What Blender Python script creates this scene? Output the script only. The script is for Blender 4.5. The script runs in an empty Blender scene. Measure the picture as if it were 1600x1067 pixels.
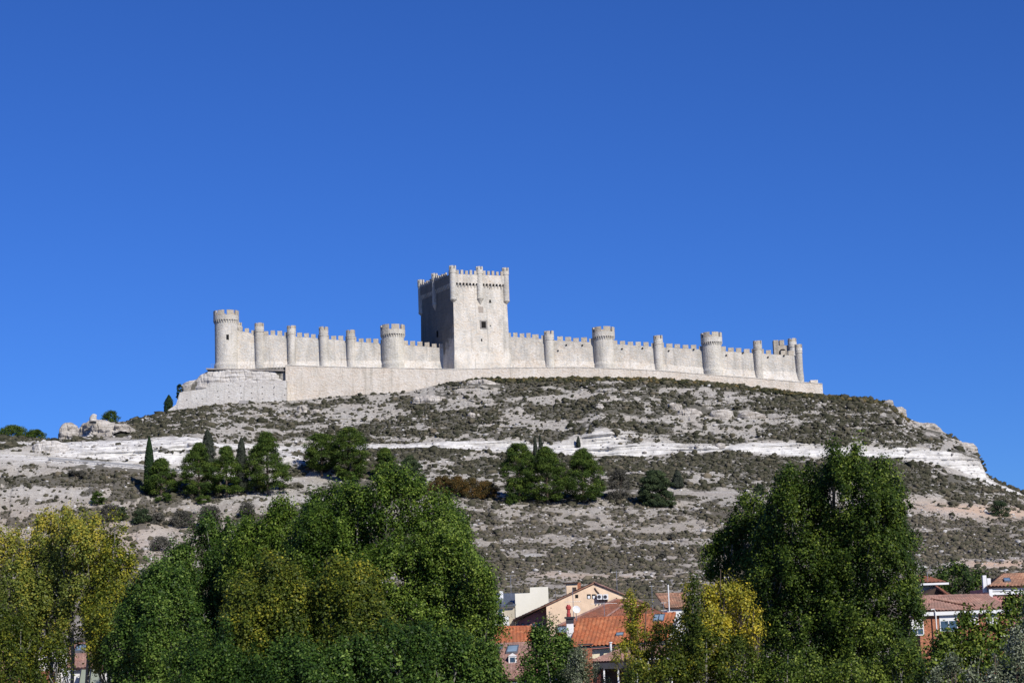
import bpy, math, random
import numpy as np
from mathutils import Matrix, Vector

# ------------------------------------------------------------------ camera
R = math.radians
FPX = 3000.0                      # focal length in pixels of a 1600 px wide frame
CAMZ = 12.0
PITCH = math.atan(467.0 / FPX)
ROLL = R(2.0)
scene = bpy.context.scene
F = Vector((0, math.cos(PITCH), math.sin(PITCH)))
U = Vector((0, -math.sin(PITCH), math.cos(PITCH)))
RT = Vector((1, 0, 0))
cr = math.cos(ROLL) * RT - math.sin(ROLL) * U
cu = math.sin(ROLL) * RT + math.cos(ROLL) * U
cam_d = bpy.data.cameras.new('camera')
cam = bpy.data.objects.new('camera', cam_d)
scene.collection.objects.link(cam)
cam.matrix_world = Matrix(((cr.x, cu.x, -F.x, 0), (cr.y, cu.y, -F.y, 0), (cr.z, cu.z, -F.z, CAMZ), (0, 0, 0, 1)))
cam_d.sensor_width = 36.0
cam_d.lens = FPX / 1600.0 * 36.0
cam_d.clip_start = 0.5
cam_d.clip_end = 20000
scene.camera = cam

# ------------------------------------------------------------------ light
SUN_EL = R(36)
sdx, sdy = 0.56, -0.828            # horizontal direction towards the sun
world = bpy.data.worlds.new('World')
scene.world = world
world.use_nodes = True
nt = world.node_tree
nt.nodes.clear()
sky = nt.nodes.new('ShaderNodeTexSky')
sky.sky_type = 'NISHITA'
sky.sun_disc = False
sky.sun_elevation = SUN_EL
sky.sun_rotation = math.atan2(sdx, sdy)
sky.altitude = 900
sky.air_density = 1.0
sky.dust_density = 0.0
sky.ozone_density = 5.0
tint = nt.nodes.new('ShaderNodeMix'); tint.data_type = 'RGBA'; tint.blend_type = 'MULTIPLY'
tint.inputs[0].default_value = 1.0
tint.inputs[7].default_value = (0.31, 0.61, 1.24, 1)
bgn = nt.nodes.new('ShaderNodeBackground')
bgn.inputs[1].default_value = 0.085
outw = nt.nodes.new('ShaderNodeOutputWorld')
nt.links.new(sky.outputs[0], tint.inputs[6])
nt.links.new(tint.outputs[2], bgn.inputs[0])
nt.links.new(bgn.outputs[0], outw.inputs[0])
sun_d = bpy.data.lights.new('sun', 'SUN')
sun_d.energy = 4.9
sun_d.angle = R(0.5)
sun_d.color = (1.0, 0.955, 0.885)
sun = bpy.data.objects.new('sun', sun_d)
scene.collection.objects.link(sun)
sv = Vector((sdx * math.cos(SUN_EL), sdy * math.cos(SUN_EL), math.sin(SUN_EL))).normalized()
sun.rotation_euler = sv.to_track_quat('Z', 'Y').to_euler()
sun.location = (60, -40, 80)
scene.view_settings.view_transform = 'Standard'
scene.view_settings.look = 'None'
scene.view_settings.exposure = 0.0
scene.view_settings.gamma = 1.0
scene.render.engine = 'CYCLES'
scene.cycles.max_bounces = 5
scene.cycles.diffuse_bounces = 1
scene.cycles.transmission_bounces = 3
scene.cycles.transparent_max_bounces = 4

rng = np.random.default_rng(7)
random.seed(7)
col = scene.collection


def P(px, py, Y):
    d = F * FPX + cr * (px - 800.0) + cu * (533.5 - py)
    k = Y / d.y
    return Vector((d.x * k, Y, CAMZ + d.z * k))


def mpp(Y):
    """metres per photo pixel at distance Y"""
    return Y / FPX


# ------------------------------------------------------------------ noise
def _h(i, j, k):
    n = (i.astype(np.int64) * 374761393 + j.astype(np.int64) * 668265263 + k.astype(np.int64) * 2147483647) & 0xFFFFFFFF
    n = ((n ^ (n >> 13)) * 1274126177) & 0xFFFFFFFF
    n = ((n ^ (n >> 16)) * 2246822519) & 0xFFFFFFFF
    n = n ^ (n >> 15)
    return (n & 0xFFFFFF) / float(0xFFFFFF)


def vnoise(x, y, z=0.0):
    x = np.asarray(x, float); y = np.asarray(y, float)
    z = np.zeros_like(x) + z
    xi = np.floor(x); yi = np.floor(y); zi = np.floor(z)
    fx = x - xi; fy = y - yi; fz = z - zi
    fx = fx * fx * (3 - 2 * fx); fy = fy * fy * (3 - 2 * fy); fz = fz * fz * (3 - 2 * fz)
    r = 0
    for a in (0, 1):
        for b in (0, 1):
            for c in (0, 1):
                w = (fx if a else 1 - fx) * (fy if b else 1 - fy) * (fz if c else 1 - fz)
                r = r + w * _h(xi + a, yi + b, zi + c)
    return r


def fbm(x, y, z=0.0, o=4):
    r = 0; a = 0.5; t = 0
    for i in range(o):
        s = 2.03 ** i
        r = r + a * vnoise(x * s + 17 * i, y * s - 9 * i, (z * s if not np.isscalar(z) else z * s) + 3 * i)
        t += a; a *= 0.5
    return r / t


# ------------------------------------------------------------------ scene helpers
def link(o, parent=None):
    col.objects.link(o)
    if parent is not None:
        o.parent = parent
    return o


def tag(o, label=None, cat=None, group=None, kind=None):
    if label: o['label'] = label
    if cat: o['category'] = cat
    if group: o['group'] = group
    if kind: o['kind'] = kind
    return o


def empty(name, loc, label, cat, group=None):
    o = bpy.data.objects.new(name, None)
    o.empty_display_size = 0.5
    link(o)
    o.location = loc
    return tag(o, label, cat, group)


def np_mesh(name, V, Fc, mat, parent=None, smooth=False, attrs=None, loc=None):
    """V (n,3); Fc (m,k) same-sized faces. loc: world position of the object's origin."""
    V = np.asarray(V, dtype=np.float32); Fc = np.asarray(Fc, dtype=np.int32)
    org = np.zeros(3)
    if parent is not None:
        org = np.array(parent_world(parent))
    elif loc is not None:
        org = np.array(loc)
    me = bpy.data.meshes.new(name)
    me.vertices.add(len(V)); me.vertices.foreach_set('co', (V - org.astype(np.float32)).ravel())
    k = Fc.shape[1]
    me.loops.add(Fc.size); me.loops.foreach_set('vertex_index', Fc.ravel())
    me.polygons.add(len(Fc))
    me.polygons.foreach_set('loop_start', np.arange(0, Fc.size, k, dtype=np.int32))
    me.polygons.foreach_set('loop_total', np.full(len(Fc), k, dtype=np.int32))
    if smooth:
        me.polygons.foreach_set('use_smooth', np.ones(len(Fc), dtype=bool))
    me.update(calc_edges=True)
    for nm, (dom, arr) in (attrs or {}).items():
        a = me.attributes.new(nm, 'FLOAT', dom)
        a.data.foreach_set('value', np.asarray(arr, dtype=np.float32))
    me.materials.append(mat)
    o = bpy.data.objects.new(name, me)
    link(o, parent)
    if parent is None and loc is not None:
        o.location = loc
    return o


def parent_world(p):
    v = Vector((0, 0, 0))
    while p is not None:
        v = v + p.location
        p = p.parent
    return v


class MB:
    def __init__(s):
        s.v = []; s.f = []

    def add(s, vs, fs):
        b = len(s.v)
        s.v += [tuple(x) for x in vs]
        s.f += [tuple(b + i for i in f) for f in fs]
        return s

    def hexa(s, p):
        """8 points: bottom 0-3 counter-clockwise, top 4-7"""
        return s.add(p, [(3, 2, 1, 0), (4, 5, 6, 7), (0, 1, 5, 4), (1, 2, 6, 5), (2, 3, 7, 6), (3, 0, 4, 7)])

    def box(s, x0, x1, y0, y1, z0, z1):
        return s.hexa([(x0, y0, z0), (x1, y0, z0), (x1, y1, z0), (x0, y1, z0), (x0, y0, z1), (x1, y0, z1), (x1, y1, z1), (x0, y1, z1)])

    def obox(s, c, ux, uy, hx, hy, z0, z1):
        """box with horizontal axes ux, uy (unit 2-vectors) around c"""
        q = []
        for a, b in ((-1, -1), (1, -1), (1, 1), (-1, 1)):
            q.append((c[0] + ux[0] * a * hx + uy[0] * b * hy, c[1] + ux[1] * a * hx + uy[1] * b * hy))
        return s.hexa([(x, y, z0) for x, y in q] + [(x, y, z1) for x, y in q])

    def prism(s, foot, z0, z1):
        """foot ccw list of xy; z1 number or list"""
        n = len(foot)
        zt = z1 if isinstance(z1, (list, tuple)) else [z1] * n
        zb = z0 if isinstance(z0, (list, tuple)) else [z0] * n
        vs = [(x, y, zb[i]) for i, (x, y) in enumerate(foot)] + [(x, y, zt[i]) for i, (x, y) in enumerate(foot)]
        fs = [tuple(reversed(range(n))), tuple(range(n, 2 * n))]
        for i in range(n):
            j = (i + 1) % n
            fs.append((i, j, n + j, n + i))
        return s.add(vs, fs)

    def slab(s, quad, t):
        """thick sheet hanging below an ordered quad of 3-D points"""
        q = [Vector(p) for p in quad]
        n = (q[1] - q[0]).cross(q[3] - q[0]).normalized()
        if n.z < 0: n = -n; q.reverse()
        lo = [p - n * t for p in q]
        return s.hexa(lo + q)

    def tube(s, pts, rads, n=6, cap=True):
        pts = [Vector(p) for p in pts]
        b = len(s.v); m = len(pts)
        for i, p in enumerate(pts):
            d = (pts[min(i + 1, m - 1)] - pts[max(i - 1, 0)])
            if d.length < 1e-6: d = Vector((0, 0, 1))
            d.normalize()
            a = d.orthogonal().normalized(); c = d.cross(a)
            r = rads[i] if isinstance(rads, (list, tuple)) else rads
            for k in range(n):
                t = 2 * math.pi * k / n
                s.v.append(tuple(p + a * (r * math.cos(t)) + c * (r * math.sin(t))))
        for i in range(m - 1):
            for k in range(n):
                k2 = (k + 1) % n
                s.f.append((b + i * n + k, b + i * n + k2, b + (i + 1) * n + k2, b + (i + 1) * n + k))
        if cap:
            s.f.append(tuple(b + k for k in reversed(range(n))))
            s.f.append(tuple(b + (m - 1) * n + k for k in range(n)))
        return s

    def lathe(s, c, prof, n=32, a0=0.0, a1=2 * math.pi):
        """profile [(r,z)...] round a vertical axis at c (x,y)"""
        b = len(s.v); m = len(prof)
        for r, z in prof:
            for k in range(n):
                t = a0 + (a1 - a0) * k / n
                s.v.append((c[0] + r * math.cos(t), c[1] + r * math.sin(t), z))
        for i in range(m - 1):
            for k in range(n):
                k2 = (k + 1) % n
                s.f.append((b + i * n + k, b + i * n + k2, b + (i + 1) * n + k2, b + (i + 1) * n + k))
        s.f.append(tuple(b + k for k in reversed(range(n))))
        s.f.append(tuple(b + (m - 1) * n + k for k in range(n)))
        return s

    def arc(s, c, r0, r1, z0, z1, t0, t1, n=4):
        """ring segment"""
        q = []
        for k in range(n + 1):
            t = t0 + (t1 - t0) * k / n
            q.append((math.cos(t), math.sin(t)))
        for k in range(n):
            (ax, ay), (bx, by) = q[k], q[k + 1]
            s.hexa([(c[0] + ax * r1, c[1] + ay * r1, z0), (c[0] + bx * r1, c[1] + by * r1, z0), (c[0] + bx * r0, c[1] + by * r0, z0), (c[0] + ax * r0, c[1] + ay * r0, z0),
                    (c[0] + ax * r1, c[1] + ay * r1, z1), (c[0] + bx * r1, c[1] + by * r1, z1), (c[0] + bx * r0, c[1] + by * r0, z1), (c[0] + ax * r0, c[1] + ay * r0, z1)])
        return s

    def build(s, name, mat, parent=None, loc=None, smooth=False):
        org = parent_world(parent) if parent is not None else (Vector(loc) if loc is not None else Vector((0, 0, 0)))
        me = bpy.data.meshes.new(name)
        me.from_pydata([(x - org.x, y - org.y, z - org.z) for x, y, z in s.v], [], s.f)
        me.update()
        if smooth:
            for p in me.polygons: p.use_smooth = True
        me.materials.append(mat)
        o = bpy.data.objects.new(name, me)
        link(o, parent)
        if parent is None and loc is not None: o.location = loc
        return o


# ------------------------------------------------------------------ materials
def new_mat(name, rough=0.9, spec=0.2):
    m = bpy.data.materials.new(name)
    m.use_nodes = True
    b = m.node_tree.nodes['Principled BSDF']
    b.inputs['Roughness'].default_value = rough
    b.inputs['Specular IOR Level'].default_value = spec
    return m, m.node_tree, b


def N(t, kind, **kw):
    n = t.nodes.new(kind)
    for k, v in kw.items():
        setattr(n, k, v)
    return n


def noise_n(t, scale, detail=5, rough=0.6, vec=None):
    n = N(t, 'ShaderNodeTexNoise')
    n.inputs['Scale'].default_value = scale
    n.inputs['Detail'].default_value = detail
    n.inputs['Roughness'].default_value = rough
    if vec is not None: t.links.new(vec, n.inputs['Vector'])
    return n.outputs[0]


def ramp_n(t, fac, stops):
    r = N(t, 'ShaderNodeValToRGB')
    e = r.color_ramp.elements
    while len(e) < len(stops): e.new(0.5)
    for i, (p, c) in enumerate(stops):
        e[i].position = p; e[i].color = (*c, 1) if len(c) == 3 else c
    t.links.new(fac, r.inputs[0])
    return r.outputs[0]


def mix_n(t, fac, a, b, mode='MIX'):
    m = N(t, 'ShaderNodeMix', data_type='RGBA', blend_type=mode)
    for sock, v in ((m.inputs[0], fac), (m.inputs[6], a), (m.inputs[7], b)):
        if isinstance(v, (int, float)): sock.default_value = v
        elif isinstance(v, tuple): sock.default_value = (*v, 1)
        else: t.links.new(v, sock)
    return m.outputs[2]


def math_n(t, op, a, b=None, clamp=False):
    m = N(t, 'ShaderNodeMath', operation=op); m.use_clamp = clamp
    for sock, v in ((m.inputs[0], a), (m.inputs[1], b)):
        if v is None: continue
        if isinstance(v, (int, float)): sock.default_value = v
        else: t.links.new(v, sock)
    return m.outputs[0]


def bump_n(t, b, h, strength=0.5, dist=0.1):
    n = N(t, 'ShaderNodeBump')
    n.inputs['Strength'].default_value = strength
    n.inputs['Distance'].default_value = dist
    t.links.new(h, n.inputs['Height'])
    t.links.new(n.outputs[0], b.inputs['Normal'])


def geo_pos(t):
    return N(t, 'ShaderNodeNewGeometry').outputs['Position']


def stone_mat(name, base, light, grey, grey_amt=0.5, course=0.45, contrast=0.5):
    m, t, b = new_mat(name, 0.95, 0.1)
    pos = geo_pos(t)
    sep = N(t, 'ShaderNodeSeparateXYZ'); t.links.new(pos, sep.inputs[0])
    s = math_n(t, 'ADD', math_n(t, 'MULTIPLY', sep.outputs[0], 0.93), math_n(t, 'MULTIPLY', sep.outputs[1], 0.61))
    cmb = N(t, 'ShaderNodeCombineXYZ'); t.links.new(s, cmb.inputs[0]); t.links.new(sep.outputs[2], cmb.inputs[1])
    br = N(t, 'ShaderNodeTexBrick')
    br.inputs['Scale'].default_value = 1.0
    br.inputs['Brick Width'].default_value = course * 2.0
    br.inputs['Row Height'].default_value = course
    br.inputs['Mortar Size'].default_value = 0.035
    br.inputs['Mortar Smooth'].default_value = 0.4
    br.inputs['Color1'].default_value = (0.0, 0, 0, 1); br.inputs['Color2'].default_value = (1, 1, 1, 1)
    br.inputs['Mortar'].default_value = (0.25, 0.25, 0.25, 1)
    br.offset = 0.5
    t.links.new(cmb.outputs[0], br.inputs['Vector'])
    blot = noise_n(t, 0.17, 6, 0.65, pos)
    fine = noise_n(t, 1.6, 5, 0.7, pos)
    c = mix_n(t, ramp_n(t, blot, [(0.38, (0, 0, 0)), (0.62, (1, 1, 1))]), base, light)
    # weathered grey stains: streaky, stretched down the wall
    mp = N(t, 'ShaderNodeMapping'); mp.inputs['Scale'].default_value = (0.28, 0.28, 0.11)
    t.links.new(pos, mp.inputs[0])
    st = noise_n(t, 1.0, 6, 0.62, mp.outputs[0])
    sepb = N(t, 'ShaderNodeSeparateColor'); t.links.new(br.outputs['Color'], sepb.inputs[0])
    st2 = math_n(t, 'ADD', st, math_n(t, 'MULTIPLY', math_n(t, 'SUBTRACT', sepb.outputs[0], 0.5), 0.22))
    st2 = math_n(t, 'ADD', st2, math_n(t, 'MULTIPLY', math_n(t, 'SUBTRACT', fine, 0.5), 0.35))
    rel = N(t, 'ShaderNodeAttribute', attribute_name='weather').outputs['Fac']
    st2 = math_n(t, 'ADD', st2, math_n(t, 'MULTIPLY', rel, 0.12))
    gf = math_n(t, 'MULTIPLY', ramp_n(t, st2, [(0.44, (0, 0, 0)), (0.60, (1, 1, 1))]), grey_amt)
    c = mix_n(t, gf, c, grey)
    c = mix_n(t, contrast * 0.5, c, br.outputs[0], 'SOFT_LIGHT')
    c = mix_n(t, contrast, c, ramp_n(t, fine, [(0.25, (0.25, 0.25, 0.25)), (0.75, (0.8, 0.8, 0.8))]), 'SOFT_LIGHT')
    # thin water streaks running down the courses and a slight difference between one block of masonry and the next
    mp2 = N(t, 'ShaderNodeMapping'); mp2.inputs['Scale'].default_value = (0.85, 0.85, 0.05)
    t.links.new(pos, mp2.inputs[0])
    sk = ramp_n(t, noise_n(t, 1.0, 4, 0.6, mp2.outputs[0]), [(0.55, (0, 0, 0)), (0.68, (0.55, 0.55, 0.55))])
    c = mix_n(t, sk, c, tuple(v * 0.8 for v in grey))
    oi = N(t, 'ShaderNodeObjectInfo').outputs['Random']
    c = mix_n(t, 0.6, c, ramp_n(t, oi, [(0.0, (0.36, 0.35, 0.34)), (1.0, (0.62, 0.61, 0.58))]), 'SOFT_LIGHT')
    t.links.new(c, b.inputs['Base Color'])
    hh = math_n(t, 'ADD', br.outputs['Color'], math_n(t, 'MULTIPLY', fine, 3.0))
    bump_n(t, b, hh, 0.8, 0.12)
    return m


def plain(name, c, var=0.12, scale=1.5, rough=0.85, spec=0.2, bump=0.0, metallic=0.0):
    m, t, b = new_mat(name, rough, spec)
    n = noise_n(t, scale, 6, 0.65, geo_pos(t))
    lo = tuple(max(0, x * (1 - var)) for x in c); hi = tuple(min(1, x * (1 + var)) for x in c)
    t.links.new(ramp_n(t, n, [(0.3, lo), (0.7, hi)]), b.inputs['Base Color'])
    b.inputs['Metallic'].default_value = metallic
    if bump: bump_n(t, b, n, bump, 0.05)
    return m


def leaf_mat(name, dark, mid, light, transl=0.25, rough=0.5, spec=0.35):
    m, t, b = new_mat(name, rough, spec)
    at = N(t, 'ShaderNodeAttribute', attribute_name='tint')
    c = ramp_n(t, at.outputs['Fac'], [(0.0, dark), (0.5, mid), (1.0, light)])
    t.links.new(c, b.inputs['Base Color'])
    tr = N(t, 'ShaderNodeBsdfTranslucent'); t.links.new(c, tr.inputs[0])
    mx = N(t, 'ShaderNodeMixShader'); mx.inputs[0].default_value = transl
    out = t.nodes['Material Output']
    t.links.new(b.outputs[0], mx.inputs[1]); t.links.new(tr.outputs[0], mx.inputs[2])
    t.links.new(mx.outputs[0], out.inputs[0])
    return m


M = {}
M['stone'] = stone_mat('castle_limestone', (0.66, 0.59, 0.50), (0.73, 0.685, 0.61), (0.42, 0.405, 0.365), 0.7, 0.42, 0.9)
M['stone_tower'] = stone_mat('tower_limestone', (0.59, 0.55, 0.475), (0.69, 0.65, 0.585), (0.42, 0.405, 0.365), 0.7, 0.42, 0.8)
M['stone_white'] = stone_mat('pale_limestone', (0.60, 0.565, 0.52), (0.66, 0.635, 0.59), (0.45, 0.43, 0.39), 0.4, 0.42, 0.7)
M['stone_cap'] = stone_mat('battlement_stone', (0.50, 0.435, 0.35), (0.56, 0.505, 0.43), (0.38, 0.35, 0.29), 0.5, 0.4, 0.6)
M['stone_terrace'] = stone_mat('terrace_masonry', (0.66, 0.575, 0.48), (0.70, 0.635, 0.55), (0.47, 0.42, 0.345), 0.5, 0.42, 0.8)
M['black'] = plain('dark_opening', (0.012, 0.011, 0.010), 0.2)
M['oldframe'] = plain('grey_window_stone', (0.26, 0.24, 0.22), 0.25, 2.0)

# ------------------------------------------------------------------ terrain
def curve(pts, Y):
    """pixel curve -> function a -> (Y, e) at depth Y (number or list per point)"""
    A = []; E = []; YY = []
    for i, (px, py) in enumerate(pts):
        y = Y[i] if isinstance(Y, (list, tuple)) else Y
        p = P(px, py, y)
        A.append(p.x / y); E.append((p.z - CAMZ) / y); YY.append(y)
    return np.array(A), np.array(E), np.array(YY)


def lv(z, Y):
    e = (z - CAMZ) / Y
    return np.array([-1.0, 1.0]), np.array([e, e]), np.array([Y, Y])


BOT = [(-300, 905), (0, 905), (800, 902), (1600, 888), (1900, 885)]
FOOT = [(-300, 940), (800, 935), (1900, 930)]
MIDL = [(-300, 850), (0, 845), (400, 838), (800, 835), (1200, 838), (1600, 845), (1900, 850)]
PATH = [(-300, 702), (0, 718), (75, 722), (200, 732), (290, 742), (400, 748), (480, 752), (600, 757), (700, 763), (800, 768), (1000, 770), (1300, 776), (1430, 791), (1600, 811), (1900, 855)]
PATHB = [(x, y - 6) for x, y in PATH]
PATHB = [(-300, 692), (0, 708), (75, 712), (200, 722), (290, 732), (400, 740), (480, 745)] + PATHB[7:]
CUT = [(-300, 680), (0, 700), (75, 701), (130, 699), (200, 697), (260, 694), (310, 694), (340, 703), (450, 712), (480, 722), (560, 738), (700, 747), (800, 752), (940, 748), (1000, 750), (1100, 757), (1180, 762), (1300, 762), (1430, 777), (1600, 798), (1900, 845)]
CLB = [(-300, 678), (0, 696), (90, 696), (200, 694), (310, 691), (340, 699), (450, 705), (560, 702), (690, 700), (750, 704), (870, 711), (940, 714), (1000, 715), (1050, 708), (1150, 706), (1250, 714), (1400, 716), (1480, 730), (1535, 750), (1600, 777), (1900, 838)]
CLT = [(-300, 674), (0, 690), (60, 690), (90, 692), (130, 690), (200, 686), (260, 683), (310, 683), (340, 692), (450, 697), (560, 694), (690, 688), (750, 688), (870, 688), (905, 684), (940, 670), (975, 684), (1000, 690), (1100, 692), (1250, 690), (1330, 695), (1400, 698), (1480, 705), (1528, 714), (1543, 748), (1600, 773), (1900, 836)]
TOP = [(-300, 668), (0, 683), (60, 688), (90, 688), (115, 674), (140, 662), (200, 658), (240, 648), (275, 642), (340, 632), (450, 626), (560, 617), (640, 611), (700, 598), (740, 592), (850, 590), (1000, 590), (1100, 596), (1200, 607), (1285, 617), (1350, 621), (1390, 630), (1420, 654), (1470, 672), (1500, 690), (1527, 708), (1542, 747), (1600, 772), (1900, 834)]
TERR = [(-300, 668), (0, 683), (60, 688), (90, 688), (115, 674), (140, 662), (200, 658), (240, 648), (275, 640), (283, 614), (300, 600), (325, 580), (450, 573), (600, 576), (712, 578), (900, 575), (1040, 581), (1110, 587), (1240, 598), (1281, 601), (1286, 617), (1350, 621), (1390, 630), (1420, 654), (1470, 672), (1500, 690), (1527, 708), (1542, 747), (1600, 772), (1900, 834)]

YTOP = 660.0
nodes = [lv(0, 30), lv(0, 240), curve(FOOT, 380), curve(BOT, 438), curve(MIDL, 500), curve(PATH, 551), curve(PATHB, 557), curve(CUT, 563),
         curve(CLB, [float(np.interp(p[0], [330, 470], [569, 603])) for p in CLB]), curve(CLT, [float(np.interp(p[0], [330, 470], [575, 608])) for p in CLT]), curve(TOP, YTOP)]
_A, _E, _Y = nodes[-1]
nodes.append((_A, _E * YTOP / (YTOP + 5.8), _Y + 5.8))
nodes.append(curve(TERR, YTOP + 6.15))
segs = [6, 8, 30, 55, 55, 5, 28, 95, 42, 170, 6, 6]


def terr_nodes(a):
    a = np.atleast_1d(np.asarray(a, float))
    Ys = []; Es = []
    for (A, E, YY) in nodes:
        Ys.append(np.interp(a, A, YY)); Es.append(np.interp(a, A, E))
    Ys = np.array(Ys); Es = np.array(Es)
    return Ys, Es


def hill_pt(px, py):
    d = P(px, py, 1.0)
    a = d.x; e = d.z - CAMZ
    Ys, Es = terr_nodes(a)
    Ys = Ys[:, 0]; Es = Es[:, 0]
    for k in range(len(Ys) - 1):
        if Es[k] <= e <= Es[k + 1] and Es[k + 1] > Es[k]:
            # points on the segment are straight in (Y,z)
            y0, y1 = Ys[k], Ys[k + 1]; z0, z1 = Es[k] * y0, Es[k + 1] * y1
            s = (e * y0 - z0) / ((z1 - z0) - e * (y1 - y0))
            Y = y0 + s * (y1 - y0)
            return Vector((a * Y, Y, CAMZ + e * Y))
    Y = Ys[-3]
    return Vector((a * Y, Y, CAMZ + Es[-3] * Y))


fine_a = np.linspace(-0.30, 0.30, 1150)
acol = np.concatenate([np.linspace(-0.9, -0.31, 24), fine_a, np.linspace(0.31, 0.9, 24)])
Ysn, Esn = terr_nodes(acol)
Zn = Esn * Ysn
rowsY = []; rowsZ = []; rowK = []
for k, n in enumerate(segs):
    for i in range(n):
        s = i / n
        rowsY.append(Ysn[k] * (1 - s) + Ysn[k + 1] * s)
        rowsZ.append(Zn[k] * (1 - s) + Zn[k + 1] * s)
        rowK.append(k + s)
rowsY.append(Ysn[-1]); rowsZ.append(Zn[-1]); rowK.append(12.0)
zt = Zn[-1] + CAMZ
for dY, fz in ((18, 1.0), (45, 1.0), (75, 0.97), (110, 0.85), (200, 0.45), (330, 0.1), (500, 0.0), (900, 0.0)):
    # beyond the castle platform the ridge falls away to the plain; narrow ridge at its ends
    ends = np.clip(np.maximum((-0.175 - acol) / 0.03, (acol - 0.165) / 0.03), 0, 1)
    f2 = fz * (1 - ends) + ends * max(0.0, fz - 0.12 - dY / 300.0)
    rowsY.append(Ysn[-1] + dY); rowsZ.append(zt * f2 - CAMZ); rowK.append(12.0 + dY / 1000.0)
TY = np.array(rowsY); TZ = np.array(rowsZ) + CAMZ
TX = acol[None, :] * TY
K = np.array(rowK)[:, None] + np.zeros_like(TX)
# ideal pixel coordinates of every terrain vertex: used to lay out the hill's bare and overgrown patches
e_ = (TZ - CAMZ) / TY
den = math.cos(PITCH) + e_ * math.sin(PITCH)
up = (e_ * math.cos(PITCH) - math.sin(PITCH)) / den * FPX
ri = (TX / TY) / den * FPX
MX = 800 + ri * math.cos(ROLL) - up * math.sin(ROLL)
MY = 533.5 - (ri * math.sin(ROLL) + up * math.cos(ROLL))


def band(lo, hi, s=0.15):
    return np.clip((K - lo) / s, 0, 1) * np.clip((hi - K) / s, 0, 1)


hill = np.clip((K - 2.2) / 0.6, 0, 1) * np.clip((10.95 - K), 0, 1)
topfix = np.clip(np.abs(K - 10.0) / 0.12, 0.25, 1)
slope_m = hill * topfix
cliff = band(8.0, 9.0, 0.1)
cutm = band(6.0, 7.0, 0.15)
leftcliff = band(6.0, 9.0, 0.12) * np.clip((335 - MX) / 20, 0, 1) * np.clip((MX - 70) / 25, 0, 1)
g1 = fbm(TX / 22, TY / 22, 0, 4) - 0.5
g2 = fbm(TX / 5.5, TY / 5.5, 4.0, 4) - 0.5
g3 = fbm(TX / 1.6, TY / 1.6, 9.0, 3) - 0.5
gul = np.abs(fbm(TX / 13 + 0.15 * TY / 13, TZ / 60, 2.0, 3) - 0.5)
# strata: thin ledges that stick out of the slope
zz = TZ + 2.2 * (fbm(TX / 40, TY / 40, 7.0, 2) - 0.5) - 0.018 * TX
st1 = vnoise(zz / 1.15, TX / 30, 1.0)
st2 = vnoise(zz / 0.42, TX / 9, 5.0)
patch = np.clip((fbm(TX / 18, TZ / 5, 3.0, 3) - 0.46) * 6, 0, 1)
patch = np.maximum(patch * band(9.0, 10.0, 0.1), 0.35 * patch * hill)
rockband = np.exp(-((MY - 640 - 0.02 * (MX - 1150)) / 10.0) ** 2) * np.clip((MX - 1000) / 60, 0, 1) * np.clip((1440 - MX) / 60, 0, 1)
patch = np.maximum(patch, rockband * (fbm(TX / 6, TZ / 2, 8.0, 2) > 0.45))
ledge = (st1 > 0.55) * 0.9 + st2 * 0.5
dZ = slope_m * (1.5 * g1 + 0.9 * g2 + 0.4 * g3 - 1.6 * (gul < 0.035) * band(3.0, 6.0, 0.3) * 0.25)
dY = -slope_m * patch * ledge * 1.5
flat = band(4.85, 6.1, 0.15)
dZ = dZ * (1 - 0.9 * flat); dY = dY * (1 - flat)
cl = np.maximum(cliff, leftcliff)
dZ = dZ * (1 - 0.8 * cl)
dY = dY * (1 - cl) - cl * (1.7 * (st1 - 0.4) + 0.9 * (st2 - 0.5) + 2.2 * g2 + 0.7 * g3)
TY2 = TY + dY; TX2 = acol[None, :] * TY2; TZ2 = TZ + dZ

# ---- cover masks
dens = 0.58 + 0.0 * MX
for (cx, cy, rx, ry, d) in [
    (390, 662, 90, 22, -0.16), (560, 650, 55, 14, -0.30), (470, 695, 80, 8, -0.3), (300, 655, 60, 12, 0.25), (720, 645, 90, 30, 0.14),
    (950, 640, 230, 30, 0.08), (1110, 640, 90, 9, -0.22), (1000, 728, 230, 14, 0.40), (1450, 748, 110, 16, 0.45), (690, 718, 90, 12, 0.15), (1250, 735, 150, 14, 0.4),
    (190, 750, 105, 14, 0.65), (60, 765, 80, 18, -0.35), (140, 762, 35, 12, -0.4), (225, 830, 60, 30, -0.2), (250, 850, 40, 20, -0.3), (30, 720, 60, 14, -0.35),
    (1350, 782, 90, 6, -0.45), (1120, 770, 220, 3.5, -0.3), (1520, 800, 90, 8, -0.5), (900, 875, 210, 30, 0.42), (1520, 840, 130, 26, 0.35), (828, 866, 32, 6, -0.8), (795, 856, 16, 4, -0.5),
    (690, 748, 60, 6, -0.4), (430, 780, 110, 14, -0.38), (920, 800, 60, 8, -0.28), (1060, 800, 60, 9, -0.15), (1540, 882, 60, 7, -0.9), (980, 895, 60, 4, -0.6), (870, 902, 40, 3, -0.6), (740, 760, 60, 14, 0.1),
    (1300, 630, 80, 10, -0.12), (1480, 700, 40, 10, -0.15), (1330, 670, 120, 14, 0.15), (1000, 601, 330, 5, 0.35), (800, 600, 60, 5, 0.3), (520, 622, 90, 5, 0.35), (730, 800, 80, 30, -0.08)]:
    dens = dens + d * np.exp(-((MX - cx) / rx) ** 2 - ((MY - cy) / ry) ** 2)
white = np.clip(cliff * (0.98 - 0.62 * np.clip((K - 8.45) * 3, 0, 1) * np.clip((fbm(TX / 16, TZ / 3, 21.0, 3) - 0.42) * 8, 0, 1)) + leftcliff, 0, 1)
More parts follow.
